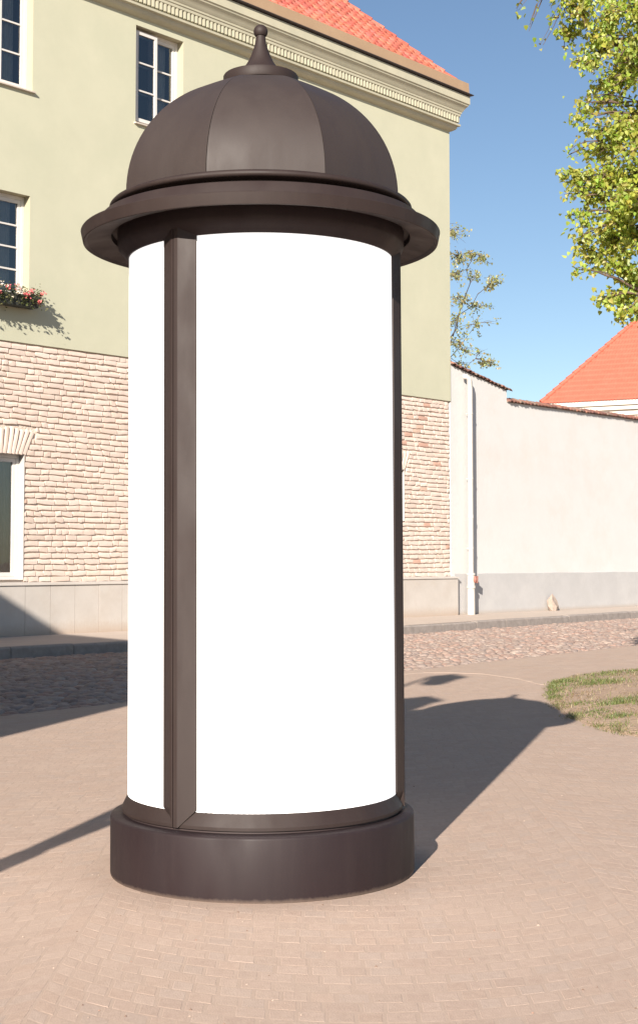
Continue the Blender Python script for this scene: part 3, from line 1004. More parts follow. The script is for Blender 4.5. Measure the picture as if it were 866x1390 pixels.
# windows
def frame_boxes(mb, a, b, c, d, w_, y0, y1):
    mb.box(a, a + w_, y0, y1, c, d)
    mb.box(b - w_, b, y0, y1, c, d)
    mb.box(a + w_, b - w_, y0, y1, c, c + w_)
    mb.box(a + w_, b - w_, y0, y1, d - w_, d)
def make_window(h, rows=3, recess=0.13, left_out=0.0, cols=2, sill=True):
    a, b, c, d = h
    a += 0.003; b -= 0.003; c += 0.003; d -= 0.003
    mb = MB()
    frame_boxes(mb, a, b, c, d, 0.055, recess, recess + 0.09)
    wdw = mb.build('window', M['white_paint'], house)
    wi = (b - a - 0.11) / cols
    for k in range(cols):
        sa_, sb_ = a + 0.055 + k * wi + 0.003, a + 0.055 + (k + 1) * wi - 0.003
        y0 = recess + 0.012 - (left_out if k == 0 else 0)
        mb = MB()
        frame_boxes(mb, sa_, sb_, c + 0.058, d - 0.058, 0.062, y0, y0 + 0.05)
        ih = (d - c - 0.116 - 0.124) / rows
        for r_ in range(1, rows):
            zz = c + 0.12 + ih * r_
            mb.box(sa_ + 0.062, sb_ - 0.062, y0 + 0.006, y0 + 0.04, zz - 0.014, zz + 0.014)
        if left_out and k == 0:                       # outer leaf stands on its own deeper box
            mb.box(sa_, sa_ + 0.02, y0 + 0.05, recess + 0.02, c + 0.058, d - 0.058)
            mb.box(sb_ - 0.02, sb_, y0 + 0.05, recess + 0.02, c + 0.058, d - 0.058)
        mb.build('sash', M['white_paint'], wdw)
        for r_ in range(rows):
            z0, z1 = c + 0.12 + ih * r_ + 0.014 * (r_ > 0), c + 0.12 + ih * (r_ + 1) - 0.014 * (r_ < rows - 1)
            p = MB()
            j1, j2 = rb.uniform(-0.002, 0.002), rb.uniform(-0.002, 0.002)
            p.quad((sa_ + 0.062, y0 + 0.024 + j1, z0), (sb_ - 0.062, y0 + 0.024 + j2, z0), (sb_ - 0.062, y0 + 0.024 + j2, z1), (sa_ + 0.062, y0 + 0.024 + j1, z1))
            p.build('pane', M['glass'], wdw)
        # inner sash of the double window and a curtain behind it
        mb = MB()
        yi = recess + 0.085
        if rows == 1:
            mb.box(sa_, sb_, yi, yi + 0.03, d - 0.09, d - 0.05)
        else:
            frame_boxes(mb, sa_, sb_, c + 0.05, d - 0.05, 0.045, yi, yi + 0.03)
        for r_ in range(1, rows):
            zz = c + 0.12 + ih * r_ + 0.01
            mb.box(sa_ + 0.06, sb_ - 0.06, yi + 0.005, yi + 0.035, zz - 0.012, zz + 0.012)
        mb.build('inner_sash' if rows > 1 else 'curtain_rail', M['white_paint'], wdw)
        if k == cols - 1 or rows == 1 or rows == 4:
            mb = MB()
            nfold = 26
            vs, fs = [], []
            x0_, x1_ = sa_ + 0.02, sa_ + (sb_ - sa_) * (1.0 if rows == 1 else 0.75)
            for j in range(nfold + 1):
                x = x0_ + (x1_ - x0_) * j / nfold
                y = yi + (-0.005 if rows == 1 else 0.065) + 0.018 * math.sin(j * 1.7) + 0.01 * math.sin(j * 0.7)
                vs += [(x, y, c + 0.05), (x, y + 0.01, d - 0.03)]
            for j in range(nfold):
                fs.append((2 * j, 2 * j + 2, 2 * j + 3, 2 * j + 1))
            mb.add(vs, fs)
            mb.build('curtain', M['curtain'], wdw, smooth=True, angle=None)
    if sill:
        mb = MB()
        mb.add([(a - 0.04, -0.055, c - 0.035), (b + 0.04, -0.055, c - 0.035), (b + 0.04, -0.055, c - 0.012), (a - 0.04, -0.055, c - 0.012),
                (a - 0.04, recess, c + 0.02), (b + 0.04, recess, c + 0.02), (b + 0.04, 0.0, c - 0.035), (a - 0.04, 0.0, c - 0.035)],
               [(0, 1, 2, 3), (3, 2, 5, 4), (7, 6, 1, 0), (1, 6, 5, 2), (0, 3, 4, 7)])
        mb.build('sill', M['sill'], wdw)
    return wdw
for i, h in enumerate(upper):
    make_window(h, 3, 0.16, 0.10 if i == 2 else 0.0)
for h in middle:
    make_window(h, 4, 0.16)
for i, h in enumerate(lower):
    if i < 3:
        make_window(h, 1, 0.16, sill=False)
    else:
        make_window(h, 2, 0.16, sill=False)

# cornice with mitred return at the corner
PROF = [(0.0, 11.12), (0.03, 11.125), (0.10, 11.165), (0.125, 11.20), (0.13, 11.24), (0.185, 11.25), (0.19, 11.29), (0.11, 11.30), (0.11, 11.475), (0.185, 11.48), (0.19, 11.53), (0.205, 11.54), (0.21, 11.575),
        (0.225, 11.59), (0.245, 11.63), (0.275, 11.68), (0.315, 11.72), (0.325, 11.755), (0.345, 11.765), (0.345, 11.94), (0.33, 11.955), (0.30, 11.96)]
def swept(mb, prof, s_left, ret):
    vs, fs = [], []
    for (p, z) in prof:
        vs += [(s_left, -p, z), (p, -p, z), (p, ret, z)]
    for i in range(len(prof) - 1):
        for j in range(2):
            fs.append((3 * i + j, 3 * i + j + 1, 3 * i + 3 + j + 1, 3 * i + 3 + j))
    mb.add(vs, fs)
mb = MB()
swept(mb, PROF, SL, DEPTH)
mb.build('cornice', M['cornice'], house, smooth=True, angle=22)
mb = MB()
s = 0.125
while s > -16:
    mb.box(s - 0.052, s, -0.178, -0.105, 11.335, 11.474)
    s -= 0.098
y = -0.16
while y < 6:
    mb.box(0.105, 0.178, y, y + 0.052, 11.335, 11.474)
    y += 0.098
tag(mb.build('dentils', M['cornice'], house), kind='stuff')
mb = MB()
swept(mb, [(0.30, 11.958), (0.41, 11.975), (0.412, 11.992), (0.30, 12.0)], SL, DEPTH)
mb.build('drip_edge', M['dark_sheet'], house)
mb = MB()
swept(mb, [(0.30, 12.0), (0.325, 12.002), (0.335, 12.03), (0.325, 12.26), (0.30, 12.275), (0.05, 12.24)], SL, DEPTH)
mb.build('gutter', M['gutter'], house)

# roof with clay tiles
PITCH = R(45)
EO, EZ = 0.12, 12.24
def roof_pt(s, v, up=0.0):
    return Vector((s, -EO + v * math.cos(PITCH) - up * math.sin(PITCH), EZ + v * math.sin(PITCH) + up * math.cos(PITCH)))
VR = (DEPTH / 2 + EO) / math.cos(PITCH)
mb = MB()
a, b_ = roof_pt(SL, 0), roof_pt(EO, 0)
c_ = roof_pt(EO - VR * math.cos(PITCH), VR); d_ = roof_pt(SL, VR)
mb.quad(a, b_, c_, d_)
mb.add([(EO, -EO, EZ), (EO, DEPTH + EO, EZ), c_], [(0, 1, 2)])
mb.add([(EO, DEPTH + EO, EZ), (SL, DEPTH + EO, EZ), d_, c_], [(0, 1, 2, 3)])
roof = mb.build('roof', M['tile'], house)
ca_ = roof.data.color_attributes.new("tint", 'FLOAT_COLOR', 'CORNER')
for x in ca_.data: x.color = (0.5, 0.16, 0.10, 1)
def tile_mesh(mb, s, v, colr, w_=0.235, L=0.30):
    n_ = 6
    vs, fs = [], []
    jz = rb.uniform(-0.006, 0.008); js = rb.uniform(-0.008, 0.008)
    for vi, (vv, up) in enumerate(((0, 0.065), (L, 0.018))):
        for i in range(n_ + 1):
            u = i / n_
            hgt = 0.030 * math.sin(u * 2 * math.pi - 0.6)
            vs.append(roof_pt(s + js + u * w_ * 1.06, v + vv, up + hgt + jz + 0.02))
    for i in range(n_ + 1):
        p = vs[i]
        vs.append(Vector((p.x, p.y + 0.004, p.z - 0.05)))
    for i in range(n_):
        fs.append((i, i + 1, n_ + 1 + i + 1, n_ + 1 + i))
        fs.append((2 * n_ + 2 + i, 2 * n_ + 2 + i + 1, i + 1, i))
    mb.add(vs, fs, colr)
TC = [(0.54, 0.155, 0.10), (0.48, 0.13, 0.085), (0.58, 0.19, 0.125), (0.43, 0.115, 0.08), (0.52, 0.17, 0.115)]
rest = MB()
cnt = 0
for vi in range(0, 30):
    v = 0.02 + vi * 0.2
    s = EO - v * math.cos(PITCH) - 0.26
    s = math.floor(s / 0.235) * 0.235
    while s > -15:
        c_ = tuple(x * rb.uniform(0.9, 1.08) for x in rb.choice(TC))
        if v < 2.0 and s > -6.6 and cnt < 300:
            mb = MB()
            tile_mesh(mb, s, v, c_)
            mb.build('roof_tile', M['tile'], roof, smooth=True, angle=50)
            cnt += 1
        else:
            tile_mesh(rest, s, v, c_)
        s -= 0.235
tag(rest.build('roof_tile_field', M['tile'], roof, smooth=True, angle=50), kind='stuff')
for i in range(24):                                    # hip tiles
    v0, v1 = i * 0.28, i * 0.28 + 0.34
    mb = MB()
    p0 = roof_pt(EO - v0 * math.cos(PITCH), v0) + Vector((-0.02, 0.02, 0.05))
    p1 = roof_pt(EO - v1 * math.cos(PITCH), v1) + Vector((-0.02, 0.02, 0.03))
    mb.tube([p0, p1], [0.105, 0.085], 8, rb.choice(TC))
    mb.build('hip_tile', M['tile'], roof, smooth=True, angle=50)

# flower box at the middle window
fb = empty('flower_box', wl(-12.36, 0.13, 5.44), (0, 0, WROT))
tag(fb, 'dark window box with red and white flowers under the left window', 'flower box')
mb = MB()
mb.add([(-0.62, -0.10, 0), (0.60, -0.10, 0), (0.60, 0.10, 0), (-0.62, 0.10, 0), (-0.66, -0.13, 0.19), (0.64, -0.13, 0.19), (0.64, 0.125, 0.19), (-0.66, 0.125, 0.19)],
       [(0, 3, 2, 1), (4, 5, 6, 7), (0, 1, 5, 4), (1, 2, 6, 5), (2, 3, 7, 6), (3, 0, 4, 7)])
mb.build('planter', M['planter'], fb)
rf = random.Random(4)
fol = MB()
for _ in range(1500):
    x = rf.uniform(-0.72, 0.70); y = rf.gauss(-0.06, 0.08); z = 0.2 + rf.gauss(0.0, 0.07) - 0.10 * (abs(y + 0.02) > 0.1)
    sz = rf.uniform(0.012, 0.03)
    u = Vector((rf.gauss(0, 1), rf.gauss(0, 1), rf.gauss(0, 1))).normalized() * sz
    w_ = u.orthogonal().normalized() * sz * 0.8
    p = Vector((x, y, z))
    fol.add([p - u, p + w_, p + u, p - w_], [(0, 1, 2, 3)], rf.choice([(0.07, 0.10, 0.03), (0.12, 0.14, 0.05), (0.2, 0.2, 0.09)]))
tag(fol.build('foliage', M['leaf'], fb), kind='stuff')
for k in range(34):
    x = -0.68 + 1.38 * k / 33 + rf.uniform(-0.03, 0.03)
    y = rf.uniform(-0.2, -0.02); z = 0.2 + rf.uniform(-0.10, 0.12) - (0.06 if k > 28 else 0)
    mb = MB()
    for _ in range(16):
        p = Vector((x + rf.gauss(0, 0.022), y + rf.gauss(0, 0.02), z + rf.gauss(0, 0.022)))
        u = Vector((rf.gauss(0, 1), rf.gauss(0, 1), rf.gauss(0, 1))).normalized() * 0.02
        w_ = u.orthogonal().normalized() * 0.018
        mb.add([p - u, p + w_, p + u, p - w_], [(0, 1, 2, 3)])
    mb.build('flower', M['petal_white'] if (x < 0.40 and rf.random() < 0.7) else M['petal_red'], fb)

# ------------------------------------------------------------------ white boundary wall
bw = empty('boundary_wall', wl(0.0, 0.0, 0), (0, 0, WROT))
tag(bw, 'long white rendered wall with grey base band and tiled coping beside the house', 'wall')
SE = 30.0
top = [(0.005, 5.72), (0.65, 5.60), (1.48, 5.46), (2.27, 5.32)]
top2 = [(2.27, 5.04), (4.6, 5.045), (8.5, 5.055), (SE, 5.06)]
def wall_slab(mb, tops, y0, y1, zb):
    n_ = len(tops)
    vs = [(s, y0, zb) for s, z in tops] + [(s, y0, z) for s, z in tops] + [(s, y1, zb) for s, z in tops] + [(s, y1, z) for s, z in tops]
    fs = []
    for i in range(n_ - 1):
        fs += [(i, i + 1, n_ + i + 1, n_ + i), (n_ + i, n_ + i + 1, 3 * n_ + i + 1, 3 * n_ + i), (2 * n_ + i + 1, 2 * n_ + i, 3 * n_ + i, 3 * n_ + i + 1)]
    fs += [(n_ - 1, 3 * n_ - 1, 4 * n_ - 1, 2 * n_ - 1), (2 * n_, 0, n_, 3 * n_)]
    mb.add(vs, fs)
mb = MB()
wall_slab(mb, top, 0.02, 0.42, -0.1)
wall_slab(mb, top2, 0.022, 0.42, -0.1)
mb.build('rendered_wall', M['white_wall'], bw)
mb = MB()
bot = []
rbw = random.Random(2)
xs = [0.14 + i * 0.28 for i in range(107)]
vs, fs = [], []
for x in xs:
    zt = 0.93 + rbw.uniform(-0.006, 0.006)
    vs += [(x, 0.010, -0.05), (x, 0.008, zt), (x, 0.03, zt + 0.004)]
for i in range(len(xs) - 1):
    fs += [(3 * i, 3 * i + 3, 3 * i + 4, 3 * i + 1), (3 * i + 1, 3 * i + 4, 3 * i + 5, 3 * i + 2)]
mb.add(vs, fs)
mb.build('grey_base_band', M['grey_band'], bw)
CPC = [(0.36, 0.15, 0.10), (0.26, 0.12, 0.09), (0.42, 0.19, 0.13), (0.30, 0.2, 0.15), (0.22, 0.10, 0.08)]
def coping_tile(s, z, slope, w_=0.15):
    mb = MB()
    n_ = 5
    vs, fs = [], []
    jz = rbw.uniform(-0.008, 0.012); jy = rbw.uniform(-0.015, 0.015)
    for (y, dz) in ((-0.06 + jy, 0.0), (0.22, 0.10)):
        for i in range(n_ + 1):
            a_ = math.pi * i / n_
            vs.append((s + w_ / 2 - w_ * 0.55 * math.cos(a_), y, z + slope * (w_ / 2 - w_ * 0.55 * math.cos(a_)) + dz + jz + 0.05 * math.sin(a_)))
    for i in range(n_ + 1):
        p = vs[i]
        vs.append((s + w_ / 2 + (p[0] - s - w_ / 2) * 0.72, p[1], z + (p[2] - z) * 0.55 - 0.006))
    for i in range(n_):
        fs.append((i, i + 1, n_ + 2 + i, n_ + 1 + i))
        fs.append((i + 1, i, 2 * n_ + 2 + i, 2 * n_ + 3 + i))
    mb.add(vs, fs, rbw.choice(CPC))
    mb.build('coping_tile', M['coping'], bw, smooth=True, angle=50)
def coping(tops, s0, s1):
    s = s0
    while s < s1:
        for i in range(len(tops) - 1):
            if tops[i][0] <= s < tops[i + 1][0] + 1e-6:
                sl = (tops[i + 1][1] - tops[i][1]) / (tops[i + 1][0] - tops[i][0])
                z = tops[i][1] + (s - tops[i][0]) * sl
                break
        coping_tile(s, z, sl)
        s += 0.15
coping(top, 0.01, 2.3)
coping(top2, 2.3, 16)
for tp, e in ((top, None), (top2, 16.2)):              # bedding mortar and back slope of the coping
    mb = MB()
    pts = [p for p in tp if e is None or p[0] < e] + ([(e, tp[-1][1])] if e else [])
    vs, fs = [], []
    for (s, z) in pts:
        vs += [(s, -0.02, z + 0.001), (s, -0.015, z + 0.022), (s, 0.22, z + 0.13), (s, 0.45, z + 0.03), (s, 0.45, z + 0.001)]
    for i in range(len(pts) - 1):
        for j in range(4):
            fs.append((5 * i + j, 5 * i + 5 + j, 5 * i + 6 + j, 5 * i + 1 + j))
    fs += [(0, 1, 2, 3, 4), tuple(5 * (len(pts) - 1) + k for k in (4, 3, 2, 1, 0))]
    mb.add(vs, fs, (0.34, 0.22, 0.17))
    mb.build('coping_bed', M['coping'], bw)

# downpipe
dp = empty('downpipe', wl(0.555, 0.14, 0), (0, 0, WROT))
tag(dp, 'white painted rain downpipe on the wall beside the house corner', 'downpipe')
mb = MB()
mb.tube([(-0.10, 0.10, 5.47), (-0.085, 0.02, 5.47), (-0.05, -0.005, 5.43), (-0.01, 0, 5.34), (0, 0, 5.2), (0, 0, 2.2)], 0.062, 14)
mb.build('upper_pipe', M['pipe'], dp, smooth=True)
mb = MB()
mb.tube([(0, 0, 2.28), (0, 0, 2.2), (0, 0, 2.199), (0, 0, 0.88)], [0.070, 0.070, 0.062, 0.062], 14)
mb.build('lower_pipe', M['pipe'], dp, smooth=True)
mb = MB()
mb.tube([(0, 0, 0.0), (0, 0, 0.60), (0, 0, 0.601), (0, 0, 0.66), (0, 0, 0.661), (0, 0, 0.90), (0, 0, 0.901), (0, 0, 0.95)], [0.092, 0.088, 0.105, 0.105, 0.088, 0.088, 0.102, 0.102], 16)
mb.build('iron_standpipe', M['pipe'], dp, smooth=True)
mb = MB()
mb.tube([(0.045, -0.06, 0.80), (0.065, -0.115, 0.80)], [0.085, 0.085], 14)
mb.tube([(0.065, -0.115, 0.80), (0.07, -0.13, 0.80)], [0.05, 0.045], 14)
mb.tube([(0.068, -0.125, 0.72), (0.068, -0.135, 0.88)], [0.016, 0.016], 6)
mb.build('clean_out_cover', M['valve'], dp, smooth=True)
for z in (1.5, 3.1, 4.6):
    mb = MB()
    mb.tube([(0, 0, z), (0, 0, z + 0.035)], 0.070, 14)
    mb.box(-0.012, 0.012, 0.05, 0.11, z + 0.005, z + 0.03)
    mb.build('bracket', M['pipe'], dp)

# guard stone at the foot of the wall
def rock(name, loc, sx, sy, sz, seed, label, cat, material):
    r_ = random.Random(seed)
    mb = MB()
    nu, nv = 8, 5
    vs, fs = [], []
    for j in range(nv + 1):
        ph = math.pi * j / nv
        for i in range(nu):
            a_ = 2 * math.pi * i / nu
            k = 1 + r_.uniform(-0.3, 0.25)
            taper = 0.35 + 0.75 * (j / nv)
            vs.append((sx * math.sin(ph) * math.cos(a_) * k * taper, sy * math.sin(ph) * math.sin(a_) * k * taper, sz * (0.45 + 0.55 * math.cos(ph)) * (1 + r_.uniform(-0.1, 0.1))))
    for j in range(nv):
        for i in range(nu):
            fs.append((j * nu + i, (j + 1) * nu + i, (j + 1) * nu + (i + 1) % nu, j * nu + (i + 1) % nu))
    mb.add(vs, fs)
    o = mb.build(name, material, None)
    o.location = loc
    o.rotation_euler = (0, 0, WROT)
    return tag(o, label, cat)
rock('guard_stone', wl(3.96, 0.13, 0.0), 0.25, 0.15, 0.40, 6, 'small pale boulder standing against the grey base of the white wall', 'stone', M['boulder'])

# ------------------------------------------------------------------ orange-roofed house behind the wall
oh = empty('tiled_roof_house', (12.75, 82.3, 0))
tag(oh, 'house with bright orange hipped tile roof rising behind the white wall', 'house')
ed = Vector((0.885, -0.465, 0)).normalized()
ind = Vector((-ed.y, ed.x, 0))
tp = 1.154
EZO = 10.25
def orf(u, v, up=0.0):                             # u along eave, v metres in plan inward
    return ed * u + ind * v + Vector((0, 0, EZO + v * tp + up))
mb = MB()
run = 6.5
rows_h = 0.275
us = 0.0235
vs, fs = [], []
NU = 560
NV = int(run / rows_h)
idx = {}
def addv(i, row, e):
    v = row * rows_h + (rows_h if e else 0.0)
    u0 = v + i * us * 1.0
    u0 = min(u0, 13.5 + 0 * v)
    wv = 0.022 * math.sin(u0 / 0.185 * 2 * math.pi)
    return orf(u0, v, wv + (0.045 if not e else 0.005))
for r_ in range(NV):
    base = len(vs)
    nn = int((13.0 - r_ * rows_h) / us)
    if nn < 4: break
    for i in range(nn + 1):
        v0 = r_ * rows_h
        u = max(v0, 0) + i * us
        wv = 0.022 * math.sin(u / 0.185 * 2 * math.pi)
        vs.append(orf(u, v0, wv - 0.01))
        vs.append(orf(u, v0, wv + 0.09))
        vs.append(orf(max(u, v0 + rows_h * (1 - min(i * us / rows_h, 1)) + 0) if i * us < rows_h else u, v0 + rows_h, wv * 0.9 + 0.005))
    for i in range(nn):
        a = base + 3 * i
        fs.append((a, a + 3, a + 4, a + 1))
        fs.append((a + 1, a + 4, a + 5, a + 2))
mb.add(vs, fs)
oroof = mb.build('roof', M['otile'], oh, smooth=True, angle=40)
mb = MB()                                          # left and back slopes
ap = orf(run, run)
e0, e1, e2 = orf(0, 0), orf(0, 13), orf(14, 13)
e1.z = e2.z = EZO
mb.add([e0, e1, ap], [(0, 1, 2)])
mb.add([e1, e2, ap], [(0, 1, 2)])
mb.build('far_slope', M['otile'], oh)
for i in range(22):
    p0, p1 = orf(i * 0.30, i * 0.30, 0.05), orf(i * 0.30 + 0.36, i * 0.30 + 0.36, 0.02)
    mb = MB()
    mb.tube([p0, p1], [0.15, 0.12], 8)
    mb.build('hip_tile', M['otile'], oh, smooth=True, angle=50)
mb = MB()
for (o0, o1, z0, z1) in ((0.10, 0.55, -0.30, -0.02), (0.25, 0.55, -0.55, -0.30), (0.45, 0.60, -0.85, -0.55)):
    q = [(o0, o0), (18, o0), (18, 1.2), (o0, 1.2)]
    v = [ed * u + ind * w_ + Vector((0, 0, EZO + z0)) for u, w_ in q] + [ed * u + ind * w_ + Vector((0, 0, EZO + z1)) for u, w_ in q]
    mb.add(v, [(0, 3, 2, 1), (4, 5, 6, 7), (0, 1, 5, 4), (1, 2, 6, 5), (2, 3, 7, 6), (3, 0, 4, 7)])
mb.build('eave_cornice', M['eave_white'], oh)
mb = MB()
q = [(0.6, 0.6), (18, 0.6), (18, 12), (0.6, 12)]
v = [ed * u + ind * w_ + Vector((0, 0, 0)) for u, w_ in q] + [ed * u + ind * w_ + Vector((0, 0, EZO - 0.1)) for u, w_ in q]
mb.add(v, [(0, 1, 5, 4), (1, 2, 6, 5), (2, 3, 7, 6), (3, 0, 4, 7)])
mb.build('wall', M['eave_white'], oh)

# ------------------------------------------------------------------ trees
def leaf(mb, p, nrm, up, sz, colr):
    nrm = nrm.normalized()
    t = up - nrm * up.dot(nrm)
    if t.length < 1e-4: t = nrm.orthogonal()
    t.normalize()
    b = nrm.cross(t)
    fold = 0.25 * sz
    a = p
    v = [a, a + b * sz * 0.46 + t * sz * 0.12 + nrm * fold, a + b * sz * 0.42 + t * sz * 0.55 + nrm * fold * 0.8, a + t * sz * 1.05 - nrm * fold * 0.6,
         a - b * sz * 0.42 + t * sz * 0.55 + nrm * fold * 0.8, a - b * sz * 0.46 + t * sz * 0.12 + nrm * fold]
    mb.add(v, [(0, 1, 2, 3), (0, 3, 4, 5)], colr)

def curve_pts(p0, p1, sag, n_, r_):
    p0, p1 = Vector(p0), Vector(p1)
    L = (p1 - p0).length
    pts = []
    side = Vector((r_.gauss(0, 1), r_.gauss(0, 1), r_.gauss(0, 0.4))) * L * 0.05
    for i in range(n_ + 1):
        f = i / n_
        p = p0.lerp(p1, f) + side * math.sin(math.pi * f) + Vector((0, 0, sag * L * math.sin(math.pi * f)))
        if 0 < i < n_:
            p += Vector((r_.gauss(0, 1), r_.gauss(0, 1), r_.gauss(0, 1))) * L * 0.012
        pts.append(p)
    return pts

def rv(r_):
    return Vector((r_.gauss(0, 1), r_.gauss(0, 1), r_.gauss(0, 1)))

LC = [(0.45, 0.51, 0.085), (0.39, 0.47, 0.075), (0.52, 0.56, 0.11), (0.33, 0.41, 0.065), (0.50, 0.51, 0.10), (0.56, 0.59, 0.15)]
def foliage_tree(name, base, trunk_top, limbs, label, cat, sprays, leaf_size, lcols, per_twig, twig_len, seed, trunk_r, bare=0.1, lk=1.0):
    r_ = random.Random(seed)
    root = empty(name, base)
    tag(root, label, cat)
    B = Vector(base)
    mb = MB()
    pts = curve_pts(B, trunk_top, 0.0, 8, r_)
    mb.tube([p - B for p in pts], [trunk_r * (1.25 if i == 0 else 1 - 0.06 * i) for i in range(9)], 14)
    limb_pts = []
    for (f, end, rad) in limbs:
        k = min(int(f * 8), 8)
        st_ = pts[k]
        lp = curve_pts(st_, end, 0.12, 10, r_)
        mb.tube([p - B for p in lp], [rad * (1 - 0.075 * i) for i in range(11)], 8)
        limb_pts += lp[2:]
    trunk = mb.build('trunk', M['bark'], root, smooth=True, angle=None)
    tw = MB()
    lf = MB()
    limb_pts += [p for p in pts[5:]]
    for (c, rx, ry, rz, n_) in sprays:
        c = Vector(c)
        near = min(limb_pts, key=lambda q: (q - c).length)
        bp = curve_pts(near, c, 0.08, 8, r_)
        tw.tube([p - B for p in bp], [(0.022 if n_ > 3 else 0.008) * (1 - 0.09 * i) * min(1, trunk_r * 4) for i in range(9)], 6, cap=False)
        for _ in range(max(1, int(n_ * 0.72))):
            d = rv(r_)
            d.normalize()
            d *= r_.random() ** 0.45
            e = c + Vector((d.x * rx, d.y * ry, d.z * rz))
            s_ = bp[r_.randint(3, 8)]
            L = (e - s_).length
            if L > twig_len * 2.2:
                s_ = e.lerp(s_, twig_len * 2.2 / L)
            tp_ = curve_pts(s_, e, 0.06, 4, r_)
            tw.tube([p - B for p in tp_], [0.008, 0.006, 0.005, 0.0035, 0.002], 4, cap=False)
            if r_.random() < bare:
                continue
            sh = r_.uniform(0.85, 1.12)
            cc = r_.choice(lcols)
            for k in range(per_twig if n_ > 3 else per_twig // 3):
                f = r_.uniform(0.25, 1.08)
                i0 = min(int(f * 4), 3)
                q = tp_[i0].lerp(tp_[i0 + 1], f * 4 - i0) + rv(r_) * leaf_size * 0.75 * lk
                nrm = rv(r_) * 0.9 + Vector((-0.2, -0.5, 0.6))
                c2 = r_.choice(lcols) if r_.random() < 0.4 else cc
                colr = tuple(x * sh * r_.uniform(0.85, 1.15) for x in c2)
                leaf(lf, q - B, nrm, Vector((r_.gauss(0, 0.6), r_.gauss(0, 0.6), -1)), leaf_size * r_.uniform(0.6, 1.15), colr)
    crown = lf.build('crown', M['leaf'], root)
    tag(crown, kind='stuff')
    tag(tw.build('twigs', M['twig'], root, smooth=True, angle=None), kind='stuff')
    return root

# leafy tree at the right; only its left fringe hangs into the picture
sp = []
rt = random.Random(77)
def W(px, py, d):                                     # a spot as seen along the sight line at depth d, used once for layout
    f_ = 1950.0
    cp, sp_ = math.cos(R(3.2286)), math.sin(R(3.2286))
    rx, u = (px - 433) / f_, -(py - 650) / f_
    dx, dyy, dz = rx, cp - u * sp_, sp_ + u * cp
    k = d / dyy
    return (dx * k, d, 1.25 + dz * k)
for (px, py, d, r1, n_) in [
    (703, 14, 13.0, .05, 3), (718, 36, 13.0, .06, 3), (733, 60, 13.05, .05, 3), (745, 8, 13.0, .10, 3), (728, -10, 13.0, .10, 3), (758, 24, 13.0, .08, 3), (762, 45, 13.0, .06, 3), (776, 8, 12.8, .14, 16), (790, 15, 12.8, .20, 26), (783, 82, 13.0, .09, 8), (776, 84, 13.0, .06, 4), (765, 235, 13.0, .06, 5), (772, 262, 12.9, .08, 7), (778, 292, 13.0, .09, 8), (783, 330, 13.0, .09, 8), (772, 210, 13.0, .07, 4), (788, 160, 13.0, .09, 7), (770, 50, 13.2, .13, 10), (822, 45, 13.3, .26, 40), (860, 20, 12.7, .28, 46), (900, 40, 13.5, .35, 46),
    (806, 62, 12.9, .15, 14), (850, 90, 13.4, .28, 46), (800, 88, 12.8, .12, 10), (890, 110, 12.9, .30, 46), (822, 130, 13.2, .20, 28),
    (860, 160, 13.0, .28, 44), (795, 138, 13.0, .10, 6), (835, 180, 12.8, .2, 28), (800, 178, 13.0, .10, 8), (810, 205, 13.3, .17, 20), (895, 190, 13.6, .32, 46),
    (780, 236, 13.0, .12, 15), (815, 245, 12.9, .20, 28), (850, 240, 13.3, .25, 40), (795, 268, 13.1, .13, 12), (835, 290, 13.0, .22, 36), (885, 270, 13.2, .28, 44),
    (790, 318, 12.9, .13, 12), (825, 330, 13.2, .20, 30), (862, 325, 13.0, .24, 38), (805, 350, 13.1, .13, 14), (785, 366, 12.95, .07, 5), (900, 350, 13.4, .3, 40), (845, 360, 13.0, .17, 22),
    (862, 385, 13.1, .17, 22), (815, 408, 13.0, .10, 10), (838, 405, 13.2, .12, 13), (840, 428, 13.0, .09, 9), (868, 418, 13.0, .13, 14), (842, 75, 12.4, .2, 18), (858, 205, 12.5, .2, 18), (840, 260, 12.4, .18, 18)]:
    sp.append((W(px, py, d), r1, r1 * 1.3, r1, n_))
for _ in range(110):                                  # the rest of the crown, out of frame
    a_ = rt.uniform(-3.1, 3.1); zz = rt.uniform(3.6, 9.5); rr_ = rt.uniform(1.0, 3.0) * (1 - max(0, zz - 6) / 6)
    x_, y_ = 5.6 + rr_ * math.cos(a_), 13.6 + rr_ * math.sin(a_)
    if x_ < 0.2222 * y_ + 0.55 and zz < 6.6: continue
    sp.append(((x_, y_, zz), .55, .55, .5, 36))
limbs = [(0.55, W(905, 60, 13.2), 0.07), (0.5, W(900, 300, 13.1), 0.06), (0.7, W(800, -60, 13.0), 0.06), (0.62, W(930, 180, 12.9), 0.06), (0.7, (6.5, 15.5, 7.5), 0.08), (0.8, (7.0, 12.5, 8.0), 0.08), (0.95, (5.5, 13.0, 9.5), 0.07), (0.48, W(880, 400, 13.1), 0.045)]
foliage_tree('leafy_tree', (5.4, 13.8, 0.0), (5.6, 13.8, 7.5), limbs, 'large tree with fresh yellow green leaves hanging in from the right', 'tree', sp, 0.047, LC, 18, 0.28, 5, 0.2, bare=0.12)

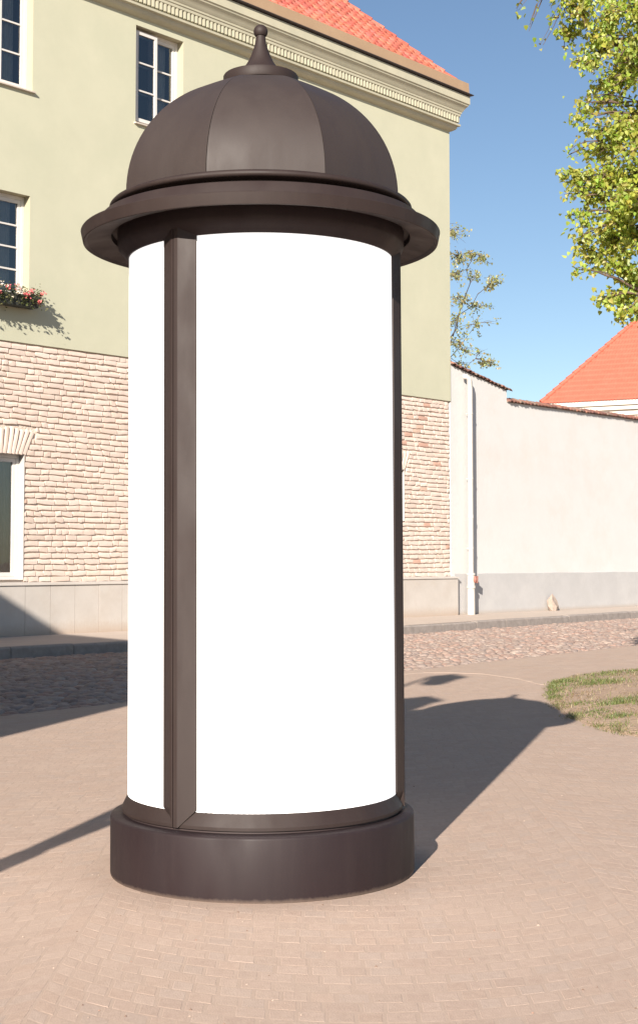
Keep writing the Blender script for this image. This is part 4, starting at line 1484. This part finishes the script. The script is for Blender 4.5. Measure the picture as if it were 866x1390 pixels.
# a lighter tree behind the wall beside the house
sp = []
for (px, py, d, r1, n_) in [(618, 320, 50, .5, 14), (640, 345, 50, .45, 12), (628, 350, 51, .5, 14), (655, 352, 50, .3, 6), (615, 375, 50, .5, 12), (645, 375, 50.5, .5, 8), (672, 382, 50, .45, 9), (660, 392, 50.5, .4, 6),
                            (625, 410, 50, .6, 14), (650, 418, 51, .5, 7), (615, 440, 50, .5, 8), (640, 440, 50.5, .6, 8), (662, 438, 50, .4, 4), (620, 462, 50, .5, 10), (632, 480, 50.5, .5, 9), (650, 478, 50, .4, 6), (668, 496, 50, .4, 8), (655, 492, 50.5, .3, 5), (625, 500, 51, .5, 6),
                            (590, 340, 51, .9, 14), (580, 420, 51, .9, 14), (590, 480, 50, .8, 10), (575, 300, 52, .9, 12)]:
    sp.append((W(px, py, d), r1 * 1.25, r1, r1 * 0.8, int(n_ * 1.9)))
limbs = [(0.6, W(645, 345, 50), 0.035), (0.55, W(662, 388, 50), 0.03), (0.45, W(645, 442, 50.5), 0.03), (0.4, W(645, 487, 50), 0.03), (0.85, W(600, 300, 50.5), 0.05)]
foliage_tree('young_tree', (2.6, 50.6, 0.0), (3.0, 50.4, 11.0), limbs, 'thin young tree with sparse leaves behind the house corner', 'tree', sp, 0.09,
             [(0.42, 0.43, 0.17), (0.47, 0.46, 0.2), (0.38, 0.39, 0.15), (0.5, 0.47, 0.24)], 10, 0.5, 8, 0.16, bare=0.3)

# ------------------------------------------------------------------ things beside the camera whose shadows reach into view
nh = empty('neighbouring_house', (-4.15, 3.27, 0), (0, 0, math.atan2(0.80, -0.59)))
tag(nh, 'ochre house left of the square that throws the shadow over the cobbles', 'house')
mb = MB()
mb.box(0, 16, 0, 9, -0.02, 6.8)
mb.build('wall', M['house_wall'], nh)
mb = MB()
mb.add([(0, 0, 6.8), (16, 0, 6.8), (16, 9, 6.8), (0, 9, 6.8), (0, 0, 7.05), (16, 0, 7.05), (16, 9, 7.05), (0, 9, 7.05), (4.5, 4.5, 7.8), (11.5, 4.5, 7.8)],
       [(0, 1, 5, 4), (1, 2, 6, 5), (2, 3, 7, 6), (3, 0, 4, 7), (4, 5, 9, 8), (5, 6, 9), (6, 7, 8, 9), (7, 4, 8)])
mb.build('roof', M['house_roof'], nh)
for i in range(4):
    for z in (1.1, 4.3):
        mb = MB()
        x = 1.6 + i * 3.6
        frame_boxes(mb, x, x + 1.2, z, z + 1.8, 0.07, -0.03, 0.03)
        mb.box(x + 0.57, x + 0.63, -0.025, 0.02, z + 0.07, z + 1.73)
        w_ = mb.build('window', M['white_paint'], nh)
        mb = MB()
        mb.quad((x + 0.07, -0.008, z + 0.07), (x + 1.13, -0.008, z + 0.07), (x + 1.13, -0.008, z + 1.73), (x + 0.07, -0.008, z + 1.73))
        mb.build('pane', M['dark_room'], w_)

LB = Vector((-2.12, 3.0, 0))
lampo = empty('street_lamp', LB)
tag(lampo, 'forked iron street lamp with two lanterns, standing left of the camera', 'street lamp')
LH = Vector((math.sin(R(SUN_AZ)), math.cos(R(SUN_AZ)), 0)); LP = Vector((LH.y, -LH.x, 0))
mb = MB()
mb.tube([(0, 0, 0), (0, 0, 0.5), (0, 0, 0.52), (0, 0, 1.5)], [0.11, 0.10, 0.065, 0.06], 12)
mb.build('pole', M['lamp_iron'], lampo, smooth=True)
mb = MB()
mb.tube([Vector((0, 0, 1.45)), LP * -0.07 + Vector((0, 0, 2.2)), LP * -0.10 + Vector((0, 0, 3.6)), LP * -0.18 + Vector((0, 0, 5.1)), LP * -0.12 + Vector((0, 0, 5.8)), LP * 0.06 + Vector((0, 0, 5.96))], [0.05, 0.05, 0.035, 0.03, 0.025, 0.02], 10)
mb.build('tall_arm', M['lamp_iron'], lampo, smooth=True)
mb = MB()
mb.tube([Vector((0, 0, 1.45)), LP * 0.09 + Vector((0, 0, 2.2)), LP * 0.16 + Vector((0, 0, 3.4)), LP * 0.19 + Vector((0, 0, 4.5)), LP * 0.28 + Vector((0, 0, 4.8))], [0.04, 0.03, 0.028, 0.026, 0.02], 10)
mb.build('short_arm', M['lamp_iron'], lampo, smooth=True)
for (off, z) in ((0.06, 5.64), (0.28, 4.49)):
    mb = MB()
    q = LP * off
    mb.lathe([(0.0, 0.33), (0.03, 0.31), (0.07, 0.26), (0.20, 0.16), (0.21, 0.12), (0.17, 0.10), (0.12, -0.26), (0.08, -0.30), (0.0, -0.30)], 16)
    o = mb.build('lantern', M['lamp_iron'], lampo, smooth=True)
    o.location = q + Vector((0, 0, z))
